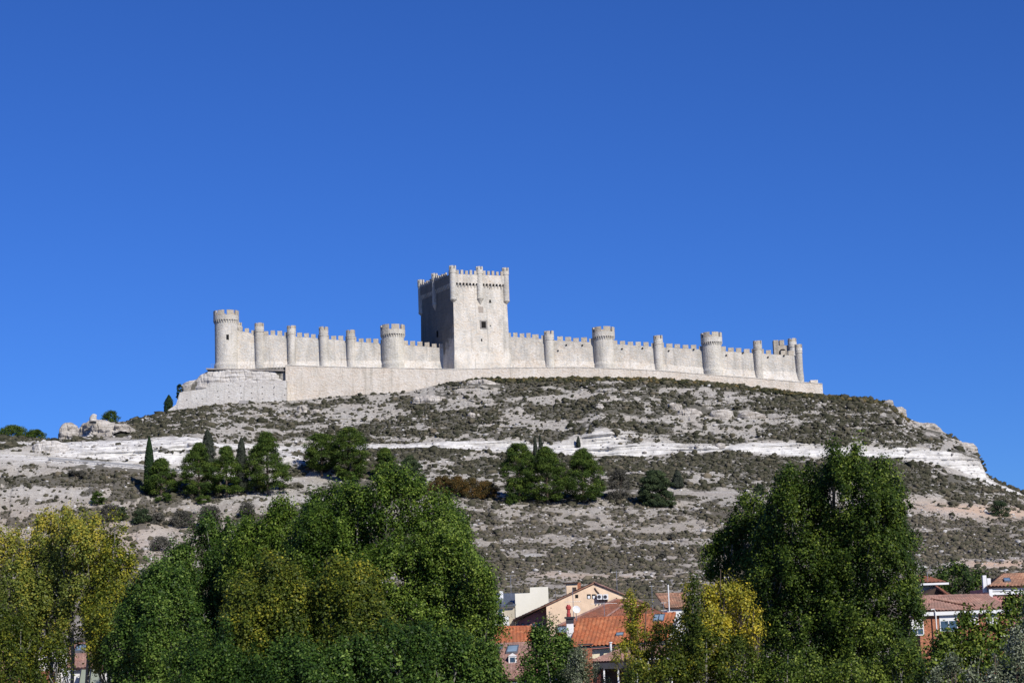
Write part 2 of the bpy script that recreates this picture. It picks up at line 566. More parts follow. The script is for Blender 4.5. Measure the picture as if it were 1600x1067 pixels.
white = np.maximum(white, 0.8 * np.exp(-((MX - 945) / 45) ** 2 - ((MY - 685) / 16) ** 2))
white = np.maximum(white, 0.8 * np.exp(-((MX - 460) / 60) ** 2 - ((MY - 712) / 14) ** 2))
white = np.maximum(white, 0.75 * np.exp(-((MX - 1535) / 30) ** 2 - ((MY - 738) / 22) ** 2))
white = np.maximum(white, 0.45 * np.exp(-((MX - 40) / 50) ** 2 - ((MY - 712) / 10) ** 2))
white = np.maximum(white, 0.75 * band(4.95, 6.05, 0.1) * np.clip((480 - MX) / 60, 0, 1))
white = np.maximum(white, 0.4 * np.clip((0.42 - dens) * 4, 0, 1))
tan = 1.0 * np.exp(-((MX - 1540) / 110) ** 2 - ((MY - 797 - 0.07 * (MX - 1540)) / 10) ** 2) + 1.0 * np.exp(-((MX - 1570) / 70) ** 4 - ((MY - 882) / 7) ** 4) \
    + 0.5 * np.exp(-((MX - 930) / 120) ** 2 - ((MY - 900) / 5) ** 2) + 0.4 * np.exp(-((MX - 130) / 150) ** 2 - ((MY - 850) / 50) ** 2)
brown = np.clip((MY - 755) / 60, 0, 1) * 0.7 + 0.5 * np.exp(-((MX - 200) / 120) ** 2 - ((MY - 745) / 20) ** 2)
pn = fbm(TX / 11, TZ / 2.2, 11.0, 4)
pn2 = fbm(TX / 2.6, TY / 3.6, 12.0, 3)
dens = dens * (1 - 0.92 * white) - 0.3 * tan
cover = np.clip((dens - 0.5) * 1.2 + 0.5 + (pn - 0.5) * 1.9 + (pn2 - 0.5) * 1.2 - 0.03, 0, 1)
cover = cover * (1 - 0.8 * np.clip(cliff * white, 0, 1))
scrub = np.clip((cover - 0.36) * 3.0, 0, 1)

nr, nc = TX.shape
idx = np.arange(nr * nc).reshape(nr, nc)
faces = np.stack([idx[:-1, :-1], idx[:-1, 1:], idx[1:, 1:], idx[1:, :-1]], -1).reshape(-1, 4)
TV = np.stack([TX2, TY2, TZ2], -1).reshape(-1, 3)

m, t, b = new_mat('hill_ground', 0.95, 0.08)
pos = geo_pos(t)
aw = N(t, 'ShaderNodeAttribute', attribute_name='white').outputs['Fac']
asn = N(t, 'ShaderNodeAttribute', attribute_name='scrub').outputs['Fac']
atn = N(t, 'ShaderNodeAttribute', attribute_name='tan').outputs['Fac']
abn = N(t, 'ShaderNodeAttribute', attribute_name='brown').outputs['Fac']
n1 = noise_n(t, 0.12, 7, 0.7, pos); n2 = noise_n(t, 0.9, 6, 0.75, pos)
mp = N(t, 'ShaderNodeMapping'); mp.inputs['Scale'].default_value = (0.25, 0.25, 2.2); t.links.new(pos, mp.inputs[0])
n3 = noise_n(t, 1.0, 5, 0.7, mp.outputs[0])
rock = mix_n(t, ramp_n(t, n2, [(0.32, (0, 0, 0)), (0.66, (1, 1, 1))]), (0.27, 0.245, 0.21), (0.58, 0.55, 0.49))
n4 = noise_n(t, 3.2, 4, 0.8, pos)
rock = mix_n(t, ramp_n(t, n4, [(0.44, (0, 0, 0)), (0.62, (0.75, 0.75, 0.75))]), rock, (0.14, 0.13, 0.11))
rock = mix_n(t, ramp_n(t, n1, [(0.45, (0, 0, 0)), (0.7, (0.5, 0.5, 0.5))]), rock, (0.44, 0.385, 0.32))
rock = mix_n(t, math_n(t, 'MULTIPLY', abn, 0.5), rock, (0.30, 0.25, 0.19))
wht = mix_n(t, ramp_n(t, n3, [(0.36, (0, 0, 0)), (0.56, (1, 1, 1))]), (0.42, 0.40, 0.365), (0.76, 0.735, 0.685))
wht = mix_n(t, ramp_n(t, n1, [(0.46, (0, 0, 0)), (0.62, (0.4, 0.4, 0.4))]), wht, (0.38, 0.365, 0.34))
wht = mix_n(t, ramp_n(t, n2, [(0.58, (0, 0, 0)), (0.72, (0.8, 0.8, 0.8))]), wht, (0.28, 0.27, 0.245))
c = mix_n(t, aw, rock, wht)
c = mix_n(t, atn, c, mix_n(t, n2, (0.50, 0.34, 0.23), (0.62, 0.47, 0.35)))
sf = math_n(t, 'ADD', asn, math_n(t, 'MULTIPLY', math_n(t, 'SUBTRACT', n2, 0.5), 1.6))
sf = ramp_n(t, sf, [(0.35, (0, 0, 0)), (0.6, (1, 1, 1))])
scol = mix_n(t, n2, (0.050, 0.049, 0.036), (0.112, 0.103, 0.080))
scol = mix_n(t, math_n(t, 'MULTIPLY', abn, 0.5), scol, (0.13, 0.105, 0.08))
c = mix_n(t, math_n(t, 'MULTIPLY', sf, 0.85), c, scol)
t.links.new(c, b.inputs['Base Color'])
bump_n(t, b, math_n(t, 'ADD', n2, math_n(t, 'MULTIPLY', n3, 0.6)), 0.8, 0.35)
M['hill'] = m
hill_o = np_mesh('hill', TV, faces, m, smooth=False,
                 attrs={'white': ('POINT', np.clip(white, 0, 1).ravel()), 'scrub': ('POINT', scrub.ravel()), 'tan': ('POINT', np.clip(tan, 0, 1).ravel()), 'brown': ('POINT', np.clip(brown, 0, 1).ravel())})
tag(hill_o, kind='structure')

M['ground'] = plain('dry_ground', (0.16, 0.14, 0.09), 0.4, 0.3)
g = MB(); g.add([(-9000, -3000, -0.35), (9000, -3000, -0.35), (9000, 12000, -0.35), (-9000, 12000, -0.35)], [(0, 1, 2, 3)])
tag(g.build('ground', M['ground']), kind='structure')

# ---- low scrub dotted over the hill: thousands of small bushes nobody could count
ico_v = []
ph = (1 + 5 ** 0.5) / 2
for s1 in (-1, 1):
    for s2 in (-ph, ph):
        ico_v += [(0, s1, s2), (s1, s2, 0), (s2, 0, s1)]
ico_v = np.array(ico_v) / math.sqrt(1 + ph * ph)
fs_ = []
for i in range(12):
    for j in range(i + 1, 12):
        for k_ in range(j + 1, 12):
            d = [np.linalg.norm(ico_v[i] - ico_v[j]), np.linalg.norm(ico_v[j] - ico_v[k_]), np.linalg.norm(ico_v[i] - ico_v[k_])]
            if max(d) < 1.1:
                n_ = np.cross(ico_v[j] - ico_v[i], ico_v[k_] - ico_v[i])
                fs_.append((i, j, k_) if np.dot(n_, ico_v[i]) > 0 else (i, k_, j))
ico_f = np.array(fs_)


def blobs(name, C, rad, tintv, mat, squash=0.75, jit=0.35, parent=None, **kw):
    n = len(C)
    v = ico_v[None] * (1 + jit * (rng.random((n, 12, 1)) * 2 - 1)) * rad[:, None, None]
    v[:, :, 0:2] *= (0.8 + 0.5 * rng.random((n, 1, 2)))
    v[:, :, 2] *= squash * (0.7 + 0.6 * rng.random((n, 1)))
    v = v + C[:, None, :]
    f = ico_f[None] + (np.arange(n) * 12)[:, None, None]
    tt = np.repeat(tintv, 20) + rng.normal(0, 0.07, n * 20)
    return np_mesh(name, v.reshape(-1, 3), f.reshape(-1, 3), mat, parent=parent, attrs={'tint': ('FACE', np.clip(tt, 0, 1))}, **kw)


noveg = np.zeros(MX.shape, bool)
for (x0, x1, y0, y1) in ((1472, 1548, 688, 753), (1376, 1420, 622, 654), (1412, 1478, 656, 688), (88, 205, 650, 688), (462, 500, 634, 646), (640, 700, 614, 628), (1055, 1200, 637, 655), (728, 782, 590, 606)):
    noveg |= (MX > x0) & (MX < x1) & (MY > y0) & (MY < y1) & (pn2 < 0.60)
cell_ok = ~noveg & (K > 1.35) & (K < 9.995) & (np.abs(TX / TY) < 0.29) & ((K < 4.95) | (K > 6.02))
wgt = np.clip((cover - 0.30) * 2.1, 0.17 * (1 - np.clip(white * 0.95 + cl, 0, 1)), 1) * cell_ok
# area weights so rows with dense vertices are not over-filled
dist = np.sqrt(np.gradient(TY2, axis=0) ** 2 + np.gradient(TZ2, axis=0) ** 2) * np.abs(np.gradient(TX2, axis=1))
wf = (wgt * dist).ravel(); wf /= wf.sum()
NB = 78000
pick = rng.choice(len(wf), NB, p=wf)
C = TV[pick].astype(float)
C[:, 0] += rng.normal(0, 0.4, NB); C[:, 1] += rng.normal(0, 0.2, NB)
rad = np.clip(rng.lognormal(-1.0, 0.48, NB), 0.14, 1.5) * np.interp(K.ravel()[pick], [2, 5, 6], [0.72, 0.78, 1.0])
C[:, 2] += rad * 0.15
br_t = brown.ravel()[pick]
tv = np.clip(0.35 + 0.35 * br_t + rng.normal(0, 0.2, NB), 0, 1)
M['scrub'] = leaf_mat('thyme_scrub', (0.034, 0.036, 0.022), (0.080, 0.075, 0.050), (0.17, 0.142, 0.10), 0.0, 0.95, 0.05)
tag(blobs('scrub', C, rad, tv, M['scrub'], jit=0.5), 'grey green thyme scrub dotted over the pale limestone hillside', 'scrub', kind='stuff')
# greener fringe of bushes along the foot of the terrace wall
n_ = 1100
fx = rng.uniform(730, 1420, n_)
C = []
for x_ in fx:
    yy = np.interp(x_, [p[0] for p in TOP], [p[1] for p in TOP]) + rng.uniform(0.5, 7)
    C.append(hill_pt(x_, yy))
C = np.array([list(c_) for c_ in C]); rad = rng.uniform(0.25, 0.95, n_); C[:, 2] += 0.1
M['fringe'] = leaf_mat('green_brown_scrub', (0.026, 0.030, 0.016), (0.075, 0.070, 0.036), (0.17, 0.12, 0.05), 0.0, 0.95, 0.05)
tag(blobs('bush_fringe', C, rad, np.clip(rng.normal(0.35, 0.3, n_), 0, 1), M['fringe'], jit=0.5), 'brownish green strip of bushes along the foot of the long castle terrace wall', 'bushes', kind='stuff')
# loose stones
cell2 = (K > 2.6) & (K < 9.98) & (np.abs(TX / TY) < 0.29)
wf = ((1 - 0.6 * np.clip(cover, 0, 1)) * dist * cell2 * (0.25 + patch)).ravel(); wf /= wf.sum()
NS = 9000
pick = rng.choice(len(wf), NS, p=wf)
C = TV[pick].astype(float); rad = np.clip(rng.lognormal(-1.25, 0.45, NS), 0.12, 0.8); C[:, 2] += rad * 0.1
M['loose'] = leaf_mat('loose_stone', (0.22, 0.20, 0.18), (0.38, 0.355, 0.325), (0.56, 0.54, 0.51), 0.0, 0.95, 0.05)
tag(blobs('loose_stones', C, rad, rng.random(NS), M['loose'], squash=0.6, jit=0.3), 'loose pale limestone rubble and blocks strewn across the slope', 'stones', kind='stuff')

# ------------------------------------------------------------------ castle
YC = 676.0
castle = empty('castle', P(760, 575, YC), 'long pale limestone castle with square keep and round towers crowning the hill', 'castle')


def merlons_line(par_, a, b, z_a, z_b, h, w, gap, th, inward):
    """blocks along the line a-b (2-D), base heights z_a..z_b"""
    a = Vector(a); b = Vector(b); L = (b - a).length
    u = (b - a) / L; n = Vector(inward)
    k = max(1, int(round((L + gap) / (w + gap)))); step = (L + gap) / k
    w2 = step - gap
    for i in range(k):
        s0 = i * step; s1 = s0 + w2 * random.uniform(0.93, 1.05)
        if random.random() < 0.05: continue
        z0 = z_a + (z_b - z_a) * (s0 + s1) / 2 / L - 0.05
        hh = h * random.uniform(0.78, 1.06)
        p0 = a + u * s0; p1 = a + u * s1
        q = [p0, p1, p1 + n * th, p0 + n * th]
        MB().hexa([(p.x, p.y, z0) for p in q] + [(p.x, p.y, z0 + hh) for p in q]).build('merlon', M['stone_cap'], par_)


def curtain(pts, label=None, base_drop=4.0, name='curtain_wall', th=2.6, Yv=YC):
    """pts [(px, merlon-top row, base row)]"""
    w = MB(); todo = []
    tops = [P(px, rt, Yv) for px, rt, rb in pts]; bots = [P(px, rb, Yv) for px, rt, rb in pts]
    xs = [tp.x for tp in tops]
    mh = 1.65
    for i in range(len(pts) - 1):
        x0, x1 = xs[i], xs[i + 1]
        z0a = bots[i].z - base_drop; z0b = bots[i + 1].z - base_drop
        za = tops[i].z - mh; zb = tops[i + 1].z - mh
        w.hexa([(x0, Yv - 0.5, z0a), (x1, Yv - 0.5, z0b), (x1, Yv + th, z0b), (x0, Yv + th, z0a), (x0, Yv, za), (x1, Yv, zb), (x1, Yv + th, zb), (x0, Yv + th, za)])
        w.hexa([(x0, Yv - 2.2, z0a), (x1, Yv - 2.2, z0b), (x1, Yv + 1, z0b), (x0, Yv + 1, z0a), (x0, Yv - 0.30, z0a + base_drop + 1.9), (x1, Yv - 0.30, z0b + base_drop + 1.9), (x1, Yv + 1, z0b + base_drop + 1.9), (x0, Yv + 1, z0a + base_drop + 1.9)])
        todo.append(((x0 + 0.3, Yv - 0.02), (x1 - 0.2, Yv - 0.02), za, zb, mh, 1.85, 0.85, 1.0, (0, 1)))
    o = w.build(name, M['stone'], castle)
    at_ = o.data.attributes.new('weather', 'FLOAT', 'POINT')
    at_.data.foreach_set('value', [(-0.6 if (i % 16) < 4 else 0.75) if (i % 16) < 8 else -0.7 for i in range(len(o.data.vertices))])
    if label: o['label'] = label
    for q_ in todo: merlons_line(o, *q_)
    return o


def tower_crown(body, c, r, z_corb, z_par, z_top, nmer, corb=24, over=0.45, rot=0.2):
    """corbel ring, parapet ring, merlons"""
    if corb:
        for k in range(corb):
            cb = MB()
            t = 2 * math.pi * k / corb
            u = (math.cos(t), math.sin(t)); v = (-u[1], u[0])
            hw = 0.16
            for (z0, z1, ov) in ((z_corb, z_corb + 0.35, over * 0.35), (z_corb + 0.35, z_corb + 0.7, over * 0.7), (z_corb + 0.7, z_corb + 1.05, over)):
                cc = (c[0] + u[0] * (r + ov / 2 - 0.1), c[1] + u[1] * (r + ov / 2 - 0.1))
                cb.obox(cc, u, v, ov / 2 + 0.1, hw, z0, z1)
            cb.build('corbel', M['stone_tower'], body)
        zr = z_corb + 1.05
    else:
        zr = z_corb
    pr = MB()
    ro = r + over; ri = ro - 0.6
    pr.arc(c, ri, ro, zr, z_par, 0, 2 * math.pi, 36)
    pr.lathe(c, [(ri + 0.05, zr + 0.02), (ri + 0.05, zr + 0.3)], 24)
    pr.build('parapet', M['stone_tower'], body)
    for k in range(nmer):
        mr = MB()
        t0 = rot + 2 * math.pi * k / nmer
        mr.arc(c, ri, ro - 0.02, z_par - 0.04, z_top - random.uniform(0, 0.15), t0, t0 + 2 * math.pi / nmer * 0.74, 4)
        mr.build('merlon', M['stone_cap'], body)


def big_tower(pxl, pxr, row_top, row_base, label, Y=YC, corb_rows=13, mer=8, mat='stone_tower', name='round_tower', protr=0.45, mid=None):
    pm = (pxl + pxr) / 2.0
    top = P(pm, row_top + 1.2, Y); base = P(pm, row_base, Y)
    r = (pxr - pxl) / 2.0 * mpp(Y) - 0.4
    pb = P(pm + 1.0, (row_top + row_base) / 2, Y)
    c = (pb.x, Y + r * (1 - 2 * protr) if mid is None else mid)
    zt_, zb_ = top.z, base.z
    zc = zt_ - 1.9 - 1.2 - 1.5
    s = MB(); s.lathe(c, [(r * 1.07, zb_ - 5), (r * 1.07, zb_ + 0.6), (r * 1.0, zb_ + 1.6), (r, zc + 1.06)], 40)
    o = s.build(name, M[mat], castle, smooth=False)
    o['label'] = label
    tower_crown(o, c, r, zc, zt_ - 1.9, zt_, mer, 30)
    return o, c, r, zb_, zt_


def small_turret(pxl, pxr, row_top, row_base, label, Y=YC, name='wall_turret', dy=0.0):
    pm = (pxl + pxr) / 2.0
    top = P(pm, row_top + 3.0, Y); base = P(pm, row_base, Y)
    r = (pxr - pxl) / 2.0 * mpp(Y) - 0.24
    pb = P(pm + 1.0, (row_top + row_base) / 2, Y)
    c = (pb.x, Y - 0.1 + dy)
    zt_, zb_ = top.z, base.z
    s = MB(); s.lathe(c, [(r * 1.15, zb_ - 5), (r * 1.12, zb_ + 0.4), (r, zb_ + 2.2), (r, zt_ - 3.3), (r + 0.16, zt_ - 3.25), (r + 0.16, zt_ - 3.0), (r + 0.05, zt_ - 2.9), (r + 0.05, zt_ - 2.6)], 28)
    o = s.build(name, M['stone_tower'], castle)
    o['label'] = label
    tower_crown(o, c, r, zt_ - 2.62, zt_ - 1.35, zt_, 5, 0, 0.12, random.uniform(0, 1))
    return o


curtain([(371, 509, 573), (400, 515, 573), (452, 518, 573)])
curtain([(452, 518, 573), (505, 522, 573), (548, 526, 572), (603, 530, 572)])
curtain([(628, 531, 572), (706, 538, 573)])
curtain([(790, 519, 573), (830, 520.5, 572), (857, 524, 572), (930, 528, 573)])
curtain([(955, 530, 573), (1027, 535, 577), (1102, 539, 583)])
curtain([(1124, 541, 584), (1184, 545, 588), (1252, 549, 590)])
o, c_, r_, zb_, zt_ = big_tower(332.5, 372.5, 485, 574, 'tallest round tower at the left end with one small square window', mer=8, corb_rows=13)
w = MB(); wp = P(358, 529, YC); w.obox((wp.x, c_[1] - math.sqrt(max(0.1, (r_ ** 2 - (wp.x - c_[0]) ** 2)))), (1, 0), (0, 1), 0.45, 0.12, wp.z - 0.9, wp.z + 0.9)
w.build('window', M['black'], o)
small_turret(366, 378, 501, 573, 'stub turret behind the left end tower', Y=YC + 2.5)
small_turret(396.5, 412.5, 502, 574, 'first thin half round turret right of the left end tower')
small_turret(447, 462.5, 506, 574, 'second thin half round turret right of the left end tower')
small_turret(497, 513, 508, 573, 'third thin half round turret right of the left end tower')
small_turret(539.5, 555, 513, 573, 'stubby square topped turret just left of the round tower near the keep')
big_tower(593.5, 632.5, 507, 572, 'round tower left of the keep', mer=7)
small_turret(849, 866, 514.5, 574, 'thin half round turret right of the keep')
big_tower(925, 960.5, 510.5, 573, 'broad round tower right of the keep', mer=7)
small_turret(1020, 1036, 521.5, 577, 'thin half round turret between the two round towers on the right')
big_tower(1095, 1128.5, 519, 582, 'right hand round tower with corbelled crown', mer=7)
small_turret(1176, 1191, 529.5, 588, 'thin half round turret right of the right hand round tower')
small_turret(1241, 1254, 535, 591, 'thin corner turret at the right end')
# putlog holes in the curtain walls
for (px, py) in ((885, 539), (910, 539.5), (972, 545), (1004, 544), (1045, 548), (1084, 546), (1135, 555), (1161, 551), (1200, 558), (1225, 555.5), (872, 548), (1109, 589)):
    p = P(px, py, YC); hb = MB(); hb.box(p.x - 0.25, p.x + 0.25, YC - 0.42, YC - 0.1, p.z - 0.22, p.z + 0.22); hb.build('putlog_hole', M['black'], castle)
# ruined gate blocks behind the right end
YB = 694.0
s = MB()
for (a, b_, rt, rb) in ((1208.5, 1216, 531.5, 545), (1218, 1225, 531.5, 541), (1209, 1232, 540, 551)):
    off_ = 0.06 if rb > 548 else 0.0
    p0 = P(a, rt, YB); p1 = P(b_, rt, YB); pz = P((a + b_) / 2, rb, YB)
    s.box(p0.x, p1.x, YB + off_, YB + 3 - off_, pz.z - (8 if rb > 548 else -0.4), p0.z)
o = s.build('gate_wall', M['stone_cap'], castle); o['label'] = 'ruined inner wall with a dark arch behind the right end'
s = MB(); p0 = P(1217.5, 550, YB - 0.1)
pts_ = []
for k in range(9):
    t_ = math.pi * k / 8
    pts_.append((p0.x + 1.3 - 1.3 * math.cos(t_), p0.z + 1.1 * math.sin(t_)))
n_ = len(pts_)
s.add([(x, YB - 0.06, z) for x, z in pts_] + [(pts_[-1][0], YB - 0.06, p0.z - 4), (pts_[0][0], YB - 0.06, p0.z - 4)] +
      [(x, YB + 0.2, z) for x, z in pts_] + [(pts_[-1][0], YB + 0.2, p0.z - 4), (pts_[0][0], YB + 0.2, p0.z - 4)],
      [tuple(range(n_ + 2)), tuple(reversed(range(n_ + 2, 2 * n_ + 4)))] + [(i, i + n_ + 2, (i + 1) % (n_ + 2) + n_ + 2, (i + 1) % (n_ + 2)) for i in range(n_ + 2)])
s.build('arch_opening', M['black'], o)
small_turret(1230, 1245, 526, 575, 'taller turret behind the right end corner', Y=YB, name='rear_turret')

# ---- keep
C0 = P(711.5, 571, 668.0); C1 = P(795, 571, 675.5); C3 = P(660.0, 560, 693.0)
c0 = Vector((C0.x, C0.y)); c1 = Vector((C1.x, C1.y)); c3 = Vector((C3.x, C3.y)); c2 = c1 + (c3 - c0)
zb_ = C0.z
zk = P(704.5, 421.5, 668.0).z          # top of the merlons between turrets
zw = zk - 1.6                            # top of the parapet wall
zco = zk - 6.2                           # foot of the corbels
K_ = [c0, c1, c2, c3]
ctr = (c0 + c1 + c2 + c3) / 4


def outw_(a, b):
    d = (b - a).normalized(); return Vector((d.y, -d.x)), d


s = MB()
batt = 1.0
bot = [v + (v - ctr).normalized() * 1.5 for v in K_]
mid_ = [v + (v - ctr).normalized() * 0.55 for v in K_]
s.hexa([(v.x, v.y, zb_ - 8) for v in bot] + [(v.x, v.y, zb_ + 1.0) for v in bot])
s.hexa([(v.x, v.y, zb_ + 1.0) for v in bot] + [(v.x, v.y, zb_ + 5.0) for v in mid_])
s.hexa([(v.x, v.y, zb_ + 5.0) for v in mid_] + [(v.x, v.y, zco + 2.4) for v in K_])
keep = s.build('keep', M['stone'], castle); keep['label'] = 'tall square keep with corner bartizans and one arched window'
par = MB(); corb = MB()
for i in range(4):
    a, b_ = K_[i], K_[(i + 1) % 4]
    n, d = outw_(a, b_)
    L = (b_ - a).length
    ov = 0.62
    A0 = a + n * ov; B0 = b_ + n * ov
    q = [A0, B0, B0 - n * 1.0, A0 - n * 1.0]
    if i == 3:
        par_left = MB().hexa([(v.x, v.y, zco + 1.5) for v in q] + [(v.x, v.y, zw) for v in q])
    else:
        par.hexa([(v.x, v.y, zco + 1.5) for v in q] + [(v.x, v.y, zw) for v in q])
    merlons_line(keep, A0 + d * 1.2, B0 - d * 1.2, zw, zw, 1.6, 0.95, 0.75, 0.55, (-n.x, -n.y))
    nn = int(L / 1.25)
    for k in range(nn):
        p = a + d * (L * (k + 0.5) / nn)
        for (z0, z1, o2) in ((zco, zco + 0.5, 0.22), (zco + 0.5, zco + 1.0, 0.42), (zco + 1.0, zco + 1.5, 0.62)):
            corb.obox(p + n * (o2 / 2 - 0.15), (n.x, n.y), (d.x, d.y), o2 / 2 + 0.15, 0.27, z0, z1)
# darker stone copy paints in the sunless wall's shade, with a weathered diagonal edge
lm = M['stone'].copy(); lm.name = 'shade_painted_limestone'; lt = lm.node_tree; lb = lt.nodes['Principled BSDF']
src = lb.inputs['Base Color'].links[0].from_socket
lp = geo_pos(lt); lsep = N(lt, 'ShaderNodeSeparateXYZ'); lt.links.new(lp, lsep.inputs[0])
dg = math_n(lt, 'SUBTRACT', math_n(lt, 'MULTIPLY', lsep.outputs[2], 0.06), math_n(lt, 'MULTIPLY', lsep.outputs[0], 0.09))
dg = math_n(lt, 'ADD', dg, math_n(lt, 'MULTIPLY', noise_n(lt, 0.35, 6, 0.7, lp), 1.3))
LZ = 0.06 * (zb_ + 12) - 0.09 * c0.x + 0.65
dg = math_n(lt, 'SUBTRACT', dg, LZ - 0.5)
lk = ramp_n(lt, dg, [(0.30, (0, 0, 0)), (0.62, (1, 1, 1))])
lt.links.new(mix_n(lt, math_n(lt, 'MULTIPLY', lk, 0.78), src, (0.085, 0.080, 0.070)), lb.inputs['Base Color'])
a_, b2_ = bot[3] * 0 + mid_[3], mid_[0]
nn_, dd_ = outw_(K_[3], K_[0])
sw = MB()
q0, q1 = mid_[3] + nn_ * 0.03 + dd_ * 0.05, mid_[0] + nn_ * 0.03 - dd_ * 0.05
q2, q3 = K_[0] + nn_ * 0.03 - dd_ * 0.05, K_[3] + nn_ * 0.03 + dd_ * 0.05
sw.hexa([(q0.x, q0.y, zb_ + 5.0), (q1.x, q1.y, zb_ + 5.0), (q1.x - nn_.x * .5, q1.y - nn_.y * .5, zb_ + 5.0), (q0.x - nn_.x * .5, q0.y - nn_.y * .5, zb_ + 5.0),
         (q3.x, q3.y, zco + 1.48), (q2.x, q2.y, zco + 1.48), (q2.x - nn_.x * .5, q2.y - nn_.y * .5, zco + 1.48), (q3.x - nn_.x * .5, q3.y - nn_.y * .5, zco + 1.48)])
swo = sw.build('side_wall', lm, keep); swo['label'] = 'left wall face of the keep, stone darkened with painted shade'
par_left.build('parapet', lm, keep); par.build('parapet', M['stone'], keep);  # left parapet takes the shade-painted stone too
corb.build('machicolation', M['stone'], keep)
dk = MB()
for i in range(4):
    a, b_ = K_[i], K_[(i + 1) % 4]; n, d = outw_(a, b_); L = (b_ - a).length
    nn = int(L / 1.25)
    for k in range(nn - 1):
        p = a + d * (L * (k + 1.0) / nn)
        dk.obox(p + n * 0.02, (n.x, n.y), (d.x, d.y), 0.03, 0.27, zco + 0.7, zco + 1.48)
dk.build('machicolation_slots', M['black'], keep)


def bartizan(c, r, z_bot, z_top, cone=1.6):
    s = MB()
    s.lathe(c, [(0.12, z_bot - cone), (r * 0.35, z_bot - cone * 0.75), (r * 0.4, z_bot - cone * 0.7), (r * 0.66, z_bot - cone * 0.42), (r * 0.7, z_bot - cone * 0.38), (r * 0.95, z_bot - 0.12), (r * 1.08, z_bot), (r * 1.08, z_bot + 0.3), (r, z_bot + 0.4), (r, z_top - 2.7), (r + 0.14, z_top - 2.6), (r + 0.14, z_top - 1.2)], 24)
    for k in range(5):
        t0 = 0.4 + 2 * math.pi * k / 5
        s.arc(c, r - 0.35, r + 0.14, z_top - 1.25, z_top, t0, t0 + 0.85, 3)
    return s.build('bartizan', M['stone_tower'], keep)


ztk = P(704, 415.5, 668).z
rb_ = 1.14
for (px, rb, Y, cc) in ((712, 468, 668, c0 - (c0 - ctr).normalized() * 0.1), (0, 0, 0, None)):
    if cc is not None: bartizan((cc.x, cc.y), rb_, P(px, rb, Y).z, ztk, 1.2)
n, d = outw_(c0, c1)
mcen = c0 + d * ((c1 - c0).length * 0.50) + n * 0.15
bartizan((mcen.x, mcen.y), rb_, P(750, 466.5, 671).z, ztk, 2.0)
cc = c1 - (c1 - ctr).normalized() * 0.1
bartizan((cc.x, cc.y), rb_, P(786, 471, 675).z, ztk, 1.2)
n3, d3 = outw_(c3, c0)
mcl = c3 + d3 * ((c0 - c3).length * 0.46) + n3 * 0.15
bartizan((mcl.x, mcl.y), 1.0, P(680, 475, 679).z, ztk, 2.0)
cc = c3 - (c3 - ctr).normalized() * 0.25
bartizan((cc.x, cc.y), rb_, P(655, 488, 690).z, ztk, 1.2)
cc = c2 - (c2 - ctr).normalized() * 0.25
bartizan((cc.x, cc.y), rb_, P(786, 471, 675).z, ztk, 1.2)


def on_front(px, py):
    """point on the keep's front plane"""
    p = P(px, py, 671.0)
    s_ = (p.x - c0.x) / (c1.x - c0.x)
    y = c0.y + (c1.y - c0.y) * s_
    q = P(px, py, y)
    bb = np.interp(q.z, [zb_ + 1, zb_ + 5, zco], [1.3, 0.5, 0.02])
    return Vector((q.x, q.y)) + n * bb, q.z


p, z = on_front(755, 507)
wf_ = MB()
for (dx0, dx1, dz0, dz1) in ((-1.35, 1.35, 1.0, 1.45), (-1.35, -0.85, -1.3, 1.0), (0.85, 1.35, -1.3, 1.0), (-1.35, 1.35, -1.6, -1.3)):
    q0 = p + d * ((dx0 + dx1) / 2)
    wf_.obox(q0, (d.x, d.y), (n.x, n.y), (dx1 - dx0) / 2, 0.16, z + dz0, z + dz1)
fw = wf_.build('window', M['oldframe'], keep)
s = MB(); s.obox(p, (d.x, d.y), (n.x, n.y), 0.86, 0.10, z - 1.3, z + 1.0); s.build('window_opening', M['black'], keep)
for (px, py, hw, hh) in ((765.5, 470.5, 0.3, 0.45), (752, 531.5, 0.22, 0.42), (739, 444.5, 0.1, 0.4), (765, 450.5, 0.09, 0.4), (730, 446, 0.07, 0.35), (766, 509, 0.18, 0.18)):
    p, z = on_front(px, py)
    s = MB(); s.obox(p, (d.x, d.y), (n.x, n.y), hw, 0.10, z - hh, z + hh)
    if px == 765.5: s.obox(p, (d.x, d.y), (n.x, n.y), 0.5, 0.095, z - 0.65, z - 0.35)
    s.build('loophole', M['black'], keep)
p, z = on_front(751, 484)
s = MB(); s.obox(p, (d.x, d.y), (n.x, n.y), 0.9, 0.09, z - 1.1, z + 1.1); s.build('coat_of_arms', plain('worn_carving', (0.36, 0.31, 0.26), 0.25, 3.0, bump=1.0), keep)
# slit on the shaded side
nL, dL = outw_(c3, c0)
pL = c3 + dL * ((c0 - c3).length * 0.52) + nL * 0.5
s = MB(); zz_ = P(678, 521, 679).z; s.obox(pL, (dL.x, dL.y), (nL.x, nL.y), 0.35, 0.12, zz_ - 1.3, zz_ + 1.0); s.build('loophole', M['black'], keep)

